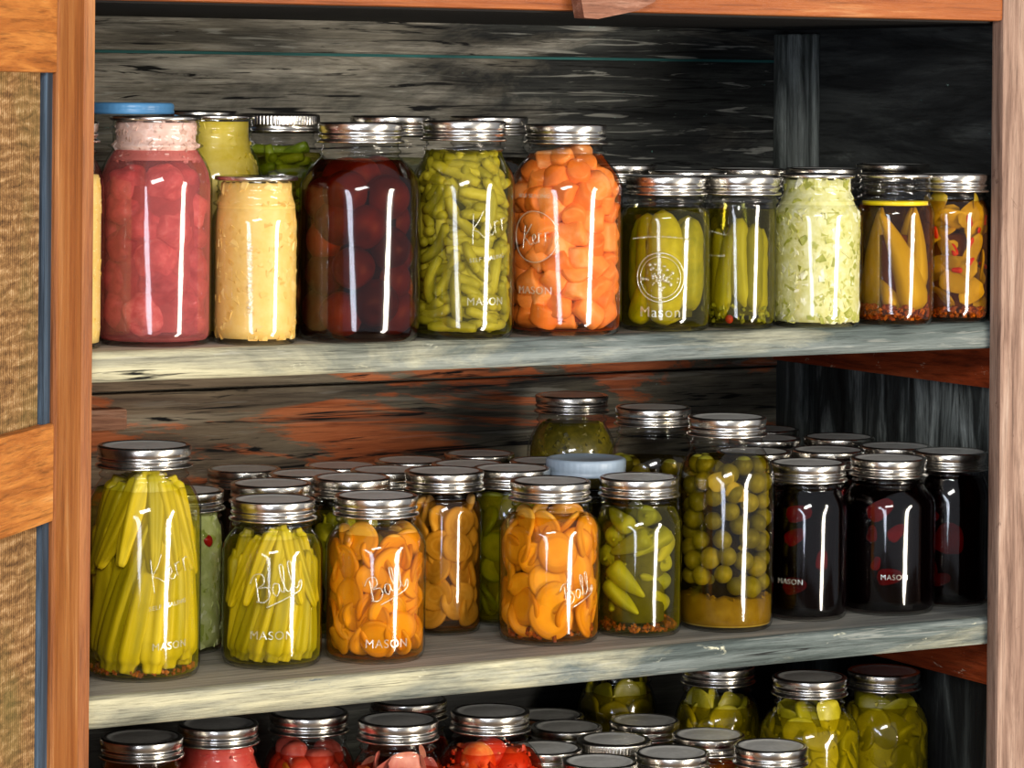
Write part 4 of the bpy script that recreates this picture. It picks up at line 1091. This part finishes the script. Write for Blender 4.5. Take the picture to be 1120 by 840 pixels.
pack_blobs(f6, 'whole_tomato', wt, .024, (16, 4), (.07, .192), 'whole orange-red tomato in the rightmost red jar', 'tomato', 'whole tomatoes', arc=140, insets=(0, .03), tight=1.55, seed=36)
chopped(f6, 'tomato_pulp', island_mat('tomato_pulp', [(.1, 'a02410'), (.5, 'cc4420'), (.9, 'e07a40')]), 'tomato pulp in the neck of the whole tomato jar', 'pulp', 70, .0055, .192, 37, False, .155)

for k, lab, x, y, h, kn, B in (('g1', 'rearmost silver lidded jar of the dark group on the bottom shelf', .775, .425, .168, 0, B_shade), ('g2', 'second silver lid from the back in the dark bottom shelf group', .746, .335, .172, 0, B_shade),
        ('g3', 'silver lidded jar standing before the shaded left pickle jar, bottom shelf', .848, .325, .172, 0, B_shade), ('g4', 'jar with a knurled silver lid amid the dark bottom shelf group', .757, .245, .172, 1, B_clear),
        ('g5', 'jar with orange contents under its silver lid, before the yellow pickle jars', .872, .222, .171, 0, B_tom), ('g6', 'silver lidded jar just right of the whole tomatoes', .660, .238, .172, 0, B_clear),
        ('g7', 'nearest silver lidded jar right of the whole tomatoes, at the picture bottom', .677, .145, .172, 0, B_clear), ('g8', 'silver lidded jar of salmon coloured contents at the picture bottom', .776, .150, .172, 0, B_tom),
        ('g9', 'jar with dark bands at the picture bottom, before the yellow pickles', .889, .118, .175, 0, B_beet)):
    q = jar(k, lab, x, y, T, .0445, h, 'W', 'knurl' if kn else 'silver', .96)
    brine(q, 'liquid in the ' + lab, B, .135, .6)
    if k == 'g8': chopped(q, 'salmon_preserve', island_mat('salmon_preserve', [(.1, 'b8502c'), (.5, 'd87a50'), (.9, 'e8a888')]), 'salmon coloured preserves in the jar at the picture bottom', 'preserves', 200, .011, .150, 40)
gy = [slice_mesh(r, .007, F_yelpick, s + 40, 'pickle_slice') for s, r in enumerate((.021, .019, .017))]
gw = [wedge_mesh(.044, .015, F_yelpick, s + 44, 'pickle_slice') for s in range(3)]
for n_, (k, lab, x, y, R, h) in enumerate((('h1', 'shaded tall yellow-green pickle jar, leftmost of four on the bottom shelf', .880, .44, .050, .229), ('h2', 'tall jar of yellow-green pickles, second of four at the bottom right', .948, .318, .0525, .231),
        ('h3', 'tall jar of yellow-green pickles, third of four at the bottom right', 1.003, .205, .060, .231), ('h4', 'tall jar of yellow-green pickles nearest the right side wall', 1.124, .222, .0555, .2255))):
    q = jar(k, lab, x, y, T, R, h, 'H')
    brine(q, 'yellow-green brine in the ' + lab.split(',')[0] + (', ' + lab.split(',')[1].strip() if ',' in lab else ''), B_yel, .184, .6)
    pack_blobs(q, 'pickle_slice', gy + gw, .019, (44, 14), (.07, .203), 'yellow-green pickle slice in the ' + ['leftmost', 'second', 'third', 'rightmost'][n_] + ' of the four tall bottom jars', 'pickle', 'pickle slices ' + ['leftmost', 'second', 'third', 'rightmost'][n_] + ' bottom jar', arc=130, insets=(0, .016), tight=1.0, seed=50 + n_, flat=True, jitter=14, face=.12)
    chopped(q, 'mustard_seed', island_mat('pale_seed' + str(n_), [(.1, '8a7a18'), (.5, 'b8a838'), (.9, 'd0c468')]), 'pale seeds floating in the ' + ['leftmost', 'second', 'third', 'rightmost'][n_] + ' tall bottom pickle jar', 'spice', 60, .0055, .19, 60 + n_, False, .09)

# ------------------------------------------------------------------ light
def area(name, loc, target, sx, sy, power, col, spread=180):
    l = bpy.data.lights.new(name, 'AREA'); l.shape = 'RECTANGLE'; l.size = sx; l.size_y = sy; l.energy = power; l.color = col; l.spread = R_(spread)
    o = bpy.data.objects.new(name, l); COL.objects.link(o); o.location = loc
    o.rotation_euler = (Vector(target) - Vector(loc)).to_track_quat('-Z', 'Z').to_euler()
    return o
area('doorway_light', (1.58, -2.40, .12), (.2, .05, .12), .36, 1.9, 100, (1.0, .91, .78))
area('window_light', (-1.75, -2.15, .18), (.35, .05, .18), .34, 1.7, 26, (.80, .86, 1.0))
area('camera_fill_light', (-.95, -2.75, 1.25), (.35, .1, .1), 1.3, .5, 60, (1.0, .97, .92))  # added soft fill above the camera, reaching in under the shelves
w = bpy.data.worlds.new('room'); scn.world = w; w.use_nodes = True
bg = w.node_tree.nodes['Background']; bg.inputs['Color'].default_value = (.9, .92, 1.0, 1); bg.inputs['Strength'].default_value = .36

scn.cycles.max_bounces = 10; scn.cycles.transparent_max_bounces = 48; scn.cycles.diffuse_bounces = 3; scn.cycles.glossy_bounces = 3
scn.cycles.caustics_reflective = False; scn.cycles.caustics_refractive = False
scn.cycles.use_denoising = True
scn.view_settings.view_transform = 'Standard'; scn.view_settings.look = 'None'
scn.view_settings.exposure = 0.0; scn.view_settings.gamma = 1.0
